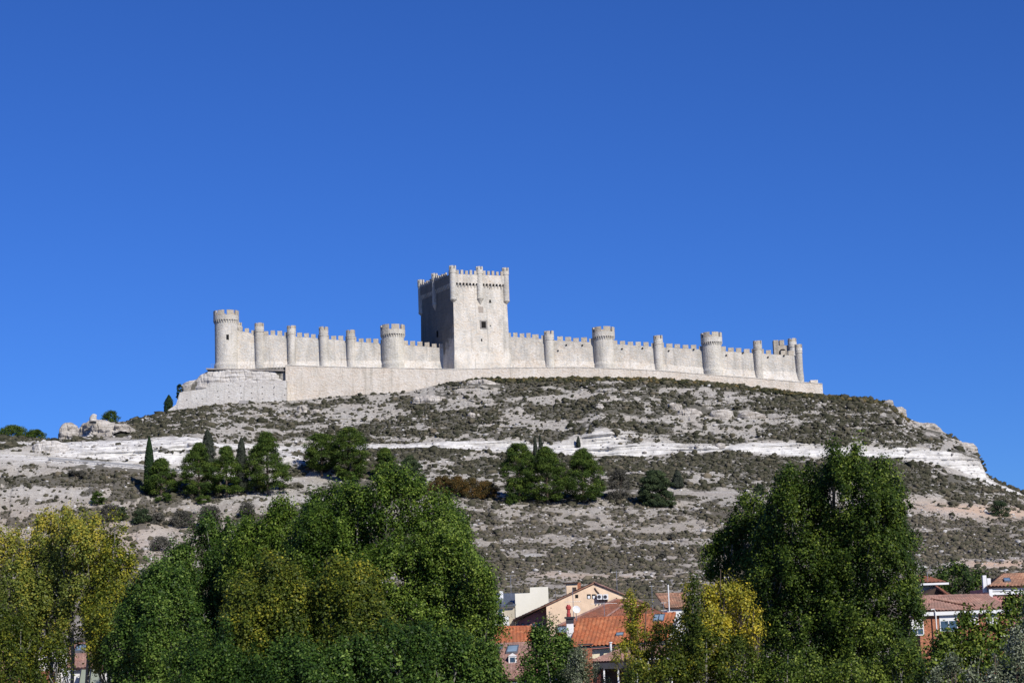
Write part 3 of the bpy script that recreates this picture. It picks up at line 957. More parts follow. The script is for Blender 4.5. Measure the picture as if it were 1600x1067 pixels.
# ---- outer terrace wall under the castle
tw = [(446, 571), (500, 573), (600, 575), (712, 577), (800, 575), (900, 574), (960, 576), (1040, 580), (1110, 586), (1180, 591), (1240, 596.5), (1270, 598.5), (1285, 600)]
YT = 662.5
ybend = [(446, 664.5), (700, 662.4), (1000, 662.4), (1285, 664)]
s = MB()
loc_t = P(860, 590, YT)
for (a, b_) in zip(tw[:-1], tw[1:]):
    ya = np.interp(a[0], *zip(*ybend)); yb = np.interp(b_[0], *zip(*ybend))
    pa = P(a[0], a[1], ya); pb = P(b_[0], b_[1], yb)
    s.hexa([(pa.x, ya - 0.9, pa.z - 17), (pb.x, yb - 0.9, pb.z - 17), (pb.x, yb + 4, pb.z - 17), (pa.x, ya + 4, pa.z - 17), (pa.x, ya, pa.z), (pb.x, yb, pb.z), (pb.x, yb + 4, pb.z), (pa.x, ya + 4, pa.z)])
pe = P(1285, 600, 664)
s.box(pe.x - 0.002, pe.x + 0.0015, 664.3, 690, pe.z - 12, pe.z - 0.02)
tw_o = tag(s.build('terrace_wall', M['stone_terrace'], loc=loc_t), 'long pinkish stone terrace wall running under the whole castle', 'wall')
cp = MB()
for (a, b_) in zip(tw[:-1], tw[1:]):
    ya = np.interp(a[0], *zip(*ybend)); yb = np.interp(b_[0], *zip(*ybend))
    pa = P(a[0], a[1], ya); pb = P(b_[0], b_[1], yb)
    cp.hexa([(pa.x, ya - 0.12, pa.z + 0.003), (pb.x, yb - 0.12, pb.z + 0.003), (pb.x, yb + 0.6, pb.z + 0.003), (pa.x, ya + 0.6, pa.z + 0.003), (pa.x, ya - 0.12, pa.z + 0.22), (pb.x, yb - 0.12, pb.z + 0.22), (pb.x, yb + 0.6, pb.z + 0.22), (pa.x, ya + 0.6, pa.z + 0.22)])
pe = P(1270, 596, 666)
cp.box(pe.x - 1.0, pe.x + 1.6, 664.8, 668, pe.z - 1.0, pe.z + 0.35)
cp.build('coping', M['stone'], tw_o)

# ---- whitewashed retaining wall on the left with rows of weep holes
wl = [(262, 641, 648), (275, 632, 646), (281, 613, 645), (322, 607, 638), (325, 598.5, 637), (370, 597, 632), (420, 597, 629), (423, 595, 629), (447, 594.5, 628)]
s = MB(); YW = 660.2
for (a, b_) in zip(wl[:-1], wl[1:]):
    pa = P(a[0], a[1], YW); pb = P(b_[0], b_[1], YW)
    za = P(a[0], a[2], YW).z - 4; zb = P(b_[0], b_[2], YW).z - 4
    s.hexa([(pa.x, YW - 0.8, za), (pb.x, YW - 0.8, zb), (pb.x, YW + 5, zb), (pa.x, YW + 5, za), (pa.x, YW, pa.z), (pb.x, YW, pb.z), (pb.x, YW + 5, pb.z), (pa.x, YW + 5, pa.z)])
wlo = tag(s.build('retaining_wall', M['stone_white'], loc=P(360, 620, YW)), 'pale plastered retaining wall with rows of small holes below the left end tower', 'wall')
for (px, py) in [(357, 602), (376, 603), (394, 604), (410, 605), (429, 604), (447, 607), (340, 611.5), (358, 612.5), (377, 613.5), (393, 614), (410, 615), (428, 616), (445, 617), (324, 619.5), (341, 620.5), (358, 621), (377, 621.5), (394, 622.5), (411, 623), (292, 624.5), (307, 622.5), (316, 623), (428, 606)]:
    p = P(px, py, YW)
    zt2 = np.interp(p.x, [P(a, b_, YW).x for a, b_, c_ in wl], [P(a, b_, YW).z for a, b_, c_ in wl]); zb2 = np.interp(p.x, [P(a, b_, YW).x for a, b_, c_ in wl], [P(a, c_, YW).z - 4 for a, b_, c_ in wl])
    yy = YW - 0.8 * (zt2 - p.z) / (zt2 - zb2)
    s = MB(); s.box(p.x - 0.19, p.x + 0.19, yy - 0.012, yy + 0.2, p.z - 0.15, p.z + 0.15); s.build('weep_hole', M['black'], wlo)
pb_ = P(381, 629, 658.6)
s = MB(); s.box(pb_.x - 1.6, pb_.x + 1.6, 657.8, 659.6, pb_.z - 1.6, pb_.z + 0.7)
tag(s.build('concrete_block', plain('grey_concrete', (0.33, 0.31, 0.29), 0.2, 2.0), loc=pb_), 'small grey concrete box at the foot of the pale holed wall', 'block')
# rock slab that carries the left end tower, with its overhang
M['rock'] = None


def rock_mat(name, dark, light, band_=(0.2, 0.2, 1.8)):
    m, t, b = new_mat(name, 0.95, 0.08)
    pos = geo_pos(t)
    mp = N(t, 'ShaderNodeMapping'); mp.inputs['Scale'].default_value = band_; t.links.new(pos, mp.inputs[0])
    a = noise_n(t, 1.0, 6, 0.7, mp.outputs[0]); f = noise_n(t, 1.1, 7, 0.75, pos)
    c = mix_n(t, ramp_n(t, a, [(0.40, (0, 0, 0)), (0.58, (1, 1, 1))]), dark, light)
    c = mix_n(t, 1.0, c, ramp_n(t, f, [(0.25, (0.2, 0.2, 0.2)), (0.75, (0.8, 0.8, 0.8))]), 'SOFT_LIGHT')
    t.links.new(c, b.inputs['Base Color'])
    bump_n(t, b, f, 0.9, 0.4)
    return m


M['rock'] = rock_mat('grey_limestone_rock', (0.27, 0.24, 0.20), (0.53, 0.49, 0.44))
M['rock_white'] = rock_mat('white_limestone_rock', (0.36, 0.33, 0.29), (0.60, 0.57, 0.53))


def rock_shape(name, outline, Y, depth, mat, label, cat='rock', group=None, rough=0.5, seed=0):
    """Rock mass following a cliff outline (list of (px, top row, bottom row)) with rounded front and layered relief, depth metres deep."""
    n = len(outline)
    px = [o_[0] for o_ in outline]
    if Y is None:
        i_ = n // 2
        Y = hill_pt(px[i_], outline[i_][2] - 3).y
    m_ = max(16, int((px[-1] - px[0]) / 0.7)); k_ = 26; d_ = 8
    xs = np.linspace(px[0], px[-1], m_)
    tp = np.interp(xs, px, [o_[1] for o_ in outline]); bt = np.interp(xs, px, [o_[2] for o_ in outline])
    V = []
    rows = []
    for j in range(k_):         # front face from bottom to top
        f = j / (k_ - 1)
        rows.append(('f', f))
    for j in range(1, d_):
        rows.append(('t', j / (d_ - 1)))
    for j in range(1, k_):
        rows.append(('b', 1 - j / (k_ - 1)))
    for kind, f in rows:
        for i, x_ in enumerate(xs):
            e_x = (i / (m_ - 1)) * 2 - 1
            rnd = (1 - abs(e_x) ** 3.5)
            if kind == 'f':
                p = P(x_, bt[i] + (tp[i] - bt[i]) * f, Y)
                y = Y + depth * 0.5 * (1 - rnd) + depth * 0.25 * f ** 3
                p = Vector((p.x, y, p.z))
            elif kind == 't':
                p = P(x_, tp[i], Y); y0 = Y + depth * 0.5 * (1 - rnd) + depth * 0.25; y1 = Y + depth * (0.5 + 0.5 * rnd)
                p = Vector((p.x, y0 + (y1 - y0) * f, p.z - 0.6 * f))
            else:
                p = P(x_, bt[i] + (tp[i] - bt[i]) * f, Y); p = Vector((p.x, Y + depth * (0.5 + 0.5 * rnd), p.z - 0.6))
            V.append(p)
    V = np.array([list(v) for v in V])
    sd = seed * 13.7
    sn = vnoise((V[:, 2] + 0.5 * V[:, 0] * 0.1) / 0.8, V[:, 0] / 9 + sd, 2.0) - 0.5
    gn = fbm(V[:, 0] / 2.4 + sd, V[:, 2] / 1.8, V[:, 1] / 2.4, 4) - 0.5
    q3_ = np.round(fbm(V[:, 0] / 3.2 + sd, V[:, 2] / 1.7, V[:, 1] / 3.0 + 4, 2) * 9) / 9 - 0.5
    crack = np.clip(0.06 - np.abs(fbm(V[:, 0] / 2.2 + sd + 5, V[:, 2] / 5.5, 1.0, 2) - 0.5), 0, 1) * 14
    V[:, 1] += -(1.6 * sn + 1.6 * gn + 3.4 * q3_ - 1.1 * crack) * rough * 1.5
    V[:, 2] += (fbm(V[:, 0] / 1.4 + sd, V[:, 1] / 1.4, 3.0, 3) - 0.5) * rough * 1.6 + q3_ * rough * 2.2
    V[:, 0] += (fbm(V[:, 2] / 1.5 + sd, V[:, 1] / 2.0, 6.0, 3) - 0.5) * rough * 1.8
    R_ = len(rows)
    id_ = np.arange(R_ * m_).reshape(R_, m_)
    Fq = np.stack([id_[:-1, :-1], id_[:-1, 1:], id_[1:, 1:], id_[1:, :-1]], -1).reshape(-1, 4)
    cpt = P((px[0] + px[-1]) / 2, np.mean(bt), Y + depth / 2)
    o_ = np_mesh(name, V, Fq, mat, loc=cpt)
    return tag(o_, label, cat, group)


RG = 'bare rock outcrops along the hill crest'
rock_shape('rock_ledge', [(298, 596, 608), (312, 584, 608), (322, 578, 606), (345, 577, 604), (380, 578, 604), (412, 577, 604), (430, 579, 604), (446, 582, 603)], 664.2, 5, M['rock_white'], 'pale rock ledge under the left end tower above the holed wall', 'rock', rough=0.25, seed=3)
rock_shape('ruined_wall', [(282, 598, 616), (291, 596, 616), (300, 594, 612), (316, 588, 608)], 667.0, 4, M['rock_white'], 'broken pale masonry left of the rock ledge', 'wall', rough=0.2, seed=5)
# floor slab with dark shadow gap + fence
s = MB()
pa = P(322, 575, 665.2); pb = P(448, 577.5, 665.2)
s.hexa([(pa.x, 665.2, pa.z - 0.5), (pb.x, 665.2, pb.z - 0.5), (pb.x, 690, pb.z - 0.5), (pa.x, 690, pa.z - 0.5), (pa.x, 665.2, pa.z), (pb.x, 665.2, pb.z), (pb.x, 690, pb.z), (pa.x, 690, pa.z)])
tag(s.build('walkway_slab', plain('concrete_slab', (0.30, 0.27, 0.24), 0.2), loc=pa), 'thin overhanging slab of walkway in front of the left end tower', 'walkway')
fe = empty('metal_fence', P(385, 576, 665.4), 'thin metal railing on the slab in front of the left end tower', 'fence')
M['steel'] = plain('grey_steel', (0.30, 0.30, 0.30), 0.15, 3, 0.5, 0.4)
pa = P(330, 575, 665.5); pb = P(446, 577, 665.5)
for k in range(26):
    s = MB()
    f = k / 25; x_ = pa.x + (pb.x - pa.x) * f; z_ = pa.z + (pb.z - pa.z) * f
    s.tube([(x_, 665.5, z_ - 0.05), (x_, 665.5, z_ + 1.45)], 0.035, 5)
    s.build('post', M['steel'], fe)
for h in (0.75, 1.42):
    s = MB(); s.tube([(pa.x, 665.5, pa.z + h), (pb.x, 665.5, pb.z + h)], 0.03, 5); s.build('rail', M['steel'], fe)

# skyline rocks
YSTUB = hill_pt(150, 685).y + 5
rock_shape('boulder', [(87, 672, 682), (92, 664, 686), (100, 660, 689), (110, 658, 688), (116, 662, 684), (119, 670, 680)], None, 7, M['rock'], 'big pale boulder standing apart at the left end of the crest', 'rock', RG, 0.35, 11)
rock_shape('rock_outcrop', [(119, 668, 682), (122, 660, 688), (135, 655, 694), (150, 653, 688), (165, 655, 684), (180, 660, 678), (195, 662, 674), (208, 668, 674)], None, 9, M['rock'], 'large layered rock outcrop right of the lone boulder on the left crest', 'rock', RG, 0.55, 12)
rock_shape('rock_stub', [(139, 651, 658), (143, 647, 658), (146, 646, 658), (150, 647, 658)], YSTUB, 1.5, M['rock_white'], 'small pale stone stub on top of the layered outcrop', 'rock', RG, 0.1, 13)
rock_shape('rock_outcrop', [(1374, 629, 640), (1390, 624, 646), (1396, 624, 650), (1399, 633, 652), (1411, 634, 655), (1419, 638, 657), (1421, 648, 657)], 656, 7, M['rock'], 'uppermost brown rock knob on the right crest', 'rock', RG, 0.4, 14)
rock_shape('rock_outcrop', [(1408, 665, 682), (1423, 656, 688), (1450, 660, 690), (1465, 662, 690), (1476, 672, 692), (1480, 684, 692)], 652, 7, M['rock'], 'middle grey rock step on the right crest', 'rock', RG, 0.45, 15)
rock_shape('rock_outcrop', [(1476, 690, 702), (1486, 684, 706), (1508, 687, 709), (1524, 690, 711), (1533, 697, 708)], 643, 9, M['rock'], 'overhanging brown rock lip above the white cliff on the right crest', 'rock', RG, 0.4, 16)
rock_shape('white_cliff', [(1462, 702, 730), (1480, 704, 736), (1500, 707, 741), (1515, 709, 745), (1530, 710, 750), (1536, 711, 752), (1539, 738, 753), (1547, 748, 754)], 636, 14, M['rock_white'], 'white layered cliff end on the right flank under the brown rock lip', 'rock', RG, 0.55, 17)
rock_shape('rock_dome', [(40, 704, 716), (50, 694, 718), (65, 688, 716), (85, 688, 712), (100, 692, 706), (104, 700, 706)], None, 8, M['rock_white'], 'rounded whitish rock dome at the left above the path', 'rock', RG, 0.3, 18)
rock_shape('rock_outcrop', [(728, 596, 604), (740, 592, 607), (765, 594, 606), (782, 598, 604)], None, 5, M['rock'], 'weathered rock bulge right below the terrace wall under the keep', 'rock', RG, 0.4, 19)
for q, (x0, x1, yt, yb, dk_) in enumerate([(640, 700, 616, 628, 'rock'), (726, 752, 641, 651, 'rock'), (928, 946, 629, 636, 'rock'), (1055, 1100, 637, 650, 'rock'), (1105, 1150, 639, 655, 'rock'), (1150, 1200, 643, 655, 'rock'), (460, 482, 634, 646, 'rock'), (484, 500, 636, 645, 'rock'), (1117, 1137, 690, 698, 'rock'), (1040, 1068, 628, 640, 'rock')]):
    lab = ['flat ledge of broken rock below the terrace wall left of the keep', 'small rounded rock on the slope under the keep', 'single pale slab lying on the slope under the broad round tower', 'pinkish rock block, left one of the mid slope band under the right hand round tower',
           'pinkish rock block, middle one of the mid slope band under the right hand round tower', 'pinkish rock block, right one of the mid slope band under the right hand round tower', 'rounded boulder, left one of a pair under the left part of the terrace wall', 'rounded boulder, right one of a pair under the left part of the terrace wall',
           'brown rock patch in the white cliff band on the right', 'upper rock knob on the slope right of the broad round tower'][q]
    pm = hill_pt((x0 + x1) / 2, yb)
    w_ = x1 - x0
    rock_shape('slope_rock', [(x0, yb - 2, yb), (x0 + w_ * .15, yt + 2, yb + 2), (x0 + w_ * .4, yt, yb + 3), (x0 + w_ * .75, yt + 1, yb + 3), (x1 - w_ * .08, yt + 3, yb + 2), (x1, yb - 2, yb)], pm.y - 1.2, 5, M[dk_], lab, 'rock', 'rock blocks on the slope', 0.35, 30 + q)

# guard rail and low wall along the white cliff path
gr = empty('guard_rail', P(180, 722, 553), 'long grey guard rail along the path below the white cliff on the left', 'guard rail')
s = MB()
pts_ = []
for k in range(0, 19):
    px = 76 + k * 12
    py = np.interp(px, [x for x, y in PATH], [y for x, y in PATH])
    q = P(px, py - 2, 552.5); pts_.append(q)
for q in pts_: MB().tube([(q.x, q.y, q.z - 0.6), (q.x, q.y, q.z + 1.0)], 0.06, 5).build('post', M['steel'], gr)
for a, b_ in zip(pts_[:-1], pts_[1:]):
    s.hexa([(a.x, a.y - 0.1, a.z + 0.55), (b_.x, b_.y - 0.1, b_.z + 0.55), (b_.x, b_.y - 0.03, b_.z + 0.55), (a.x, a.y - 0.03, a.z + 0.55), (a.x, a.y - 0.1, a.z + 1.05), (b_.x, b_.y - 0.1, b_.z + 1.05), (b_.x, b_.y - 0.03, b_.z + 1.05), (a.x, a.y - 0.03, a.z + 1.05)])
s.build('rail', M['steel'], gr)
s = MB(); pts_ = [P(px, np.interp(px, [x for x, y in PATH], [y for x, y in PATH]), 550.8) for px in range(1040, 1320, 20)]
for a, b_ in zip(pts_[:-1], pts_[1:]):
    s.hexa([(a.x, a.y, a.z - 1.5), (b_.x, b_.y, b_.z - 1.5), (b_.x, b_.y + 0.4, b_.z - 1.5), (a.x, a.y + 0.4, a.z - 1.5), (a.x, a.y, a.z + 0.45), (b_.x, b_.y, b_.z + 0.45), (b_.x, b_.y + 0.4, b_.z + 0.45), (a.x, a.y + 0.4, a.z + 0.45)])
tag(s.build('path_wall', plain('path_stone', (0.34, 0.31, 0.28), 0.25, 1.5), loc=pts_[0]), 'low stone kerb wall along the hillside path on the right', 'wall')
pp = P(72, 742, 548)
s = MB(); s.hexa([(pp.x - 2.2, 547.2, pp.z - 3.5), (pp.x + 1.9, 547.2, pp.z - 3.5), (pp.x + 1.9, 551, pp.z - 3.5), (pp.x - 2.2, 551, pp.z - 3.5), (pp.x - 1.9, 548, pp.z + 2.4), (pp.x + 1.5, 548, pp.z + 2.0), (pp.x + 1.5, 551, pp.z + 2.0), (pp.x - 1.9, 551, pp.z + 2.4)])
tag(s.build('stone_buttress', stone_mat('rubble', (0.44, 0.40, 0.35), (0.56, 0.52, 0.47), (0.34, 0.32, 0.29), 0.6, 0.5, 0.7), loc=pp), 'squat rubble masonry buttress below the left end of the path', 'wall')

# ------------------------------------------------------------------ trees
M['bark'] = plain('bark', (0.13, 0.10, 0.075), 0.3, 4.0, 0.95, 0.1, 0.5)
M['bark_pale'] = plain('pale_bark', (0.25, 0.235, 0.195), 0.3, 3.0, 0.9, 0.1, 0.4)
M['pine'] = leaf_mat('pine_needles', (0.014, 0.030, 0.008), (0.055, 0.095, 0.015), (0.17, 0.22, 0.035), 0.12, 0.7, 0.15)
M['pine_grey'] = leaf_mat('grey_pine_needles', (0.020, 0.034, 0.018), (0.055, 0.080, 0.034), (0.12, 0.15, 0.06), 0.12, 0.7, 0.15)
M['cypress'] = leaf_mat('cypress_scales', (0.012, 0.028, 0.012), (0.026, 0.052, 0.020), (0.05, 0.08, 0.03), 0.08, 0.75, 0.1)
M['cypress_grey'] = leaf_mat('grey_cypress_scales', (0.025, 0.032, 0.024), (0.05, 0.06, 0.042), (0.09, 0.10, 0.07), 0.08, 0.75, 0.1)
M['poplar'] = leaf_mat('poplar_leaf', (0.020, 0.044, 0.005), (0.076, 0.128, 0.014), (0.26, 0.33, 0.055), 0.14, 0.5, 0.15)
M['poplar_dark'] = leaf_mat('dark_poplar_leaf', (0.014, 0.036, 0.006), (0.050, 0.098, 0.013), (0.20, 0.28, 0.055), 0.14, 0.5, 0.15)
M['poplar_lime'] = leaf_mat('lime_poplar_leaf', (0.035, 0.058, 0.007), (0.125, 0.155, 0.018), (0.42, 0.37, 0.035), 0.28, 0.5, 0.2)
M['poplar_gold'] = leaf_mat('golden_poplar_leaf', (0.060, 0.085, 0.016), (0.175, 0.215, 0.035), (0.46, 0.38, 0.05), 0.3, 0.5, 0.2)
M['maple'] = leaf_mat('plane_leaf', (0.015, 0.032, 0.004), (0.050, 0.085, 0.009), (0.21, 0.26, 0.038), 0.12, 0.5, 0.15)
M['yellow'] = leaf_mat('yellow_leaf', (0.11, 0.14, 0.014), (0.36, 0.33, 0.03), (0.68, 0.52, 0.04), 0.3, 0.5, 0.3)
M['olive'] = leaf_mat('olive_leaf', (0.065, 0.080, 0.042), (0.20, 0.225, 0.14), (0.50, 0.52, 0.40), 0.15, 0.8, 0.05)
M['rust'] = leaf_mat('rusty_shrub_leaf', (0.05, 0.055, 0.025), (0.12, 0.082, 0.026), (0.26, 0.125, 0.032), 0.15, 0.8, 0.1)
M['greyshrub'] = leaf_mat('grey_shrub_leaf', (0.06, 0.058, 0.045), (0.105, 0.10, 0.08), (0.17, 0.16, 0.13), 0.1, 0.85, 0.1)


def leaves(name, C, size, nrm, tintv, mat, parent, aspect=0.62):
    n = len(C)
    nrm = nrm + 1e-6
    nrm /= np.linalg.norm(nrm, axis=1)[:, None]
    r = rng.normal(size=(n, 3)); tg = np.cross(nrm, r); tg /= np.linalg.norm(tg, axis=1)[:, None] + 1e-9
    bt = np.cross(nrm, tg)
    s = size[:, None]
    V = np.stack([C - tg * s * 0.5, C + bt * s * 0.5 * aspect - nrm * s * 0.06, C + tg * s * 0.5, C - bt * s * 0.5 * aspect - nrm * s * 0.06], 1).reshape(-1, 3)
    Fq = np.arange(4 * n).reshape(n, 4)
    return np_mesh(name, V, Fq, mat, parent=parent, attrs={'tint': ('FACE', np.clip(tintv, 0, 1))})


def dome(outline, cy, rows=3, hw=24, step=26, bot=1090, seed=1, tint=0.0):
    """many overlapping upright shoots whose tips follow a crown outline [(px, row)...], several layers deep"""
    r_ = random.Random(seed); out = []
    x0, x1 = outline[0][0], outline[-1][0]
    for L_ in range(rows):
        n_ = max(2, int((x1 - x0) * (1 - 0.10 * L_) / step))
        for i in range(n_):
            x_ = x0 + (x1 - x0) * (0.05 * L_ + (1 - 0.10 * L_) * (i + 0.5 + 0.3 * (r_.random() - 0.5)) / n_)
            top = float(np.interp(x_, [o[0] for o in outline], [o[1] for o in outline]))
            top += r_.uniform(-4, 12) + L_ * r_.uniform(26, 62)
            out.append((x_, top, hw * r_.uniform(0.75, 1.25), bot, cy - 1.9 * L_ + r_.uniform(-0.5, 0.5) + 1.5, tint + r_.uniform(-0.06, 0.06)))
    return out


def unit(v):
    return v / (np.linalg.norm(v, axis=1)[:, None] + 1e-9)


def broad_tree(name, label, cat, mat, spindles, Y, density=1.0, leaf=0.19, group=None, bark='bark_pale', tb=0.0, gold=0.0, shape='poplar', base=None, limb_n=12, clump=0.75, openness=0.0):
    """spindles: list of (px centre, top row, half width px, bottom row, dY[, tint]) - upright lobes of one crown at distance Y.
    Each lobe carries sprays of leaves on its own limbs; base = (px) foot of the trunk."""
    px0 = base if base is not None else np.mean([s_[0] for s_ in spindles])
    foot = P(px0, 1000, Y); foot.z = 0.0
    root = empty(name, foot, label, cat, group)
    tr = MB()
    h_all = max(P(s_[0], s_[1], Y).z for s_ in spindles)
    AC = []; AN = []; AT = []; AS = []
    for si, s_ in enumerate(spindles):
        px, top, hw, bot, dy = s_[:5]
        tsp = s_[5] if len(s_) > 5 else 0.0
        y = Y + dy
        pt = P(px, top, y); pb = P(px, bot, y)
        cx = pt.x; cxb = pb.x; zt_ = pt.z; zb_ = max(pb.z, 1.0); r0 = hw * mpp(y); H = zt_ - zb_
        # clump centres
        area = 2 * math.pi * r0 * H * 0.75
        nc_ = int(area / (clump * clump * 0.85) * density * 1.25)
        u = rng.random(nc_); th = rng.random(nc_) * 2 * math.pi
        if shape == 'poplar':
            prof = np.where(u < 0.25, 0.55 + 0.45 * np.sin(u / 0.25 * math.pi / 2), np.clip(1 - ((u - 0.25) / 0.75) ** (3.4 if hw > 33 else 2.4), 0, 1) ** 0.75)
        elif shape == 'round':
            prof = np.sqrt(np.clip(1 - (2 * u - 1) ** 2, 0, 1)) * 0.95 + 0.05
        else:
            prof = np.clip(1 - u, 0, 1) ** 0.8
        lump = fbm(np.cos(th) * 1.6 + si * 7 + 20, np.sin(th) * 1.6 + 20, u * H / 2.6, 3)
        reach = 0.80 + 0.62 * lump
        rr = r0 * prof * reach * np.sqrt(rng.uniform(0.25, 1.0, nc_))
        ax = cxb + (cx - cxb) * u
        cc = np.stack([ax + rr * np.cos(th), y + rr * np.sin(th), zb_ + u * H], 1)
        q_ = px * 3.1 + si * 5.7
        keepm = (fbm(cc[:, 0] / 1.5 + q_, cc[:, 1] / 1.5, cc[:, 2] / 1.5 + q_ * 0.37, 2) > (0.385 + openness * 0.7)) | ((rr < 0.5 * r0 * prof) & (rng.random(len(rr)) < 0.8 - openness * 4))
        cc = cc[keepm]; th = th[keepm]; u = u[keepm]; nc2 = len(cc)
        # leaves per clump
        per = int(clump * clump * 5.2 / (leaf * leaf) * 0.95)
        k = np.repeat(np.arange(nc2), per)
        off = rng.normal(size=(len(k), 3)) * (clump * 0.37)
        off[:, 2] *= 1.25
        csz = (0.6 + 0.8 * rng.random(nc2))[k]
        Cl = cc[k] + off * csz[:, None]
        outd = np.stack([np.cos(th), np.sin(th), 0.35 + 0.6 * u], 1)[k]
        nn = unit(outd) * 0.7 + unit(off) * 0.6 + rng.normal(size=(len(k), 3)) * 0.55
        ct = (rng.normal(0.46, 0.15, nc2))[k]
        g_ = fbm(Cl[:, 0] / 2.6, Cl[:, 1] / 2.6, Cl[:, 2] / 3.2, 2) - 0.5
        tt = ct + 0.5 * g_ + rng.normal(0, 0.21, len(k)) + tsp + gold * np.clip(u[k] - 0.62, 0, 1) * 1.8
        AC.append(Cl); AN.append(nn); AT.append(tt); AS.append(leaf * rng.uniform(0.6, 1.35, len(k)))
        # limbs: leader of the lobe and side branches
        rl = 0.07 + r0 * 0.016
        m_ = 7
        lead = []
        for i in range(m_ + 1):
            f = i / m_
            bx = foot.x + (cxb - foot.x) * min(1, f * 2.2)
            zz_ = 0.2 + (zb_ + H * 0.93) * f if f > 0 else -0.2
            xx = bx + (cx - cxb) * max(0, (zz_ - zb_) / H)
            lead.append(Vector((xx + random.uniform(-.15, .15), Y + dy * min(1, f * 2.2) + random.uniform(-.15, .15), zz_)))
        tr.tube(lead, [rl * 1.7 * (1 - 0.93 * i / m_) + 0.01 for i in range(m_ + 1)], 7)
        if nc2:
            for j in rng.choice(nc2, min(limb_n, nc2), replace=False):
                e = Vector(cc[j]); fz = max(0.1, (e.z - random.uniform(1.5, 3.5)))
                f = min(0.95, max(0.05, fz / (zb_ + H * 0.93))); i0 = int(f * m_); q = lead[i0].lerp(lead[min(m_, i0 + 1)], f * m_ - i0)
                mid = q.lerp(e, 0.55) + Vector((0, 0, -0.25))
                tr.tube([q, mid, e], [rl * 0.55 * (1 - f * 0.6), rl * 0.32, 0.015], 5)
    tr.build('trunk', M[bark], root)
    C = np.concatenate(AC); 
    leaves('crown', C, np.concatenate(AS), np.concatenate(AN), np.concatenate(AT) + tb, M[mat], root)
    return root, len(C)


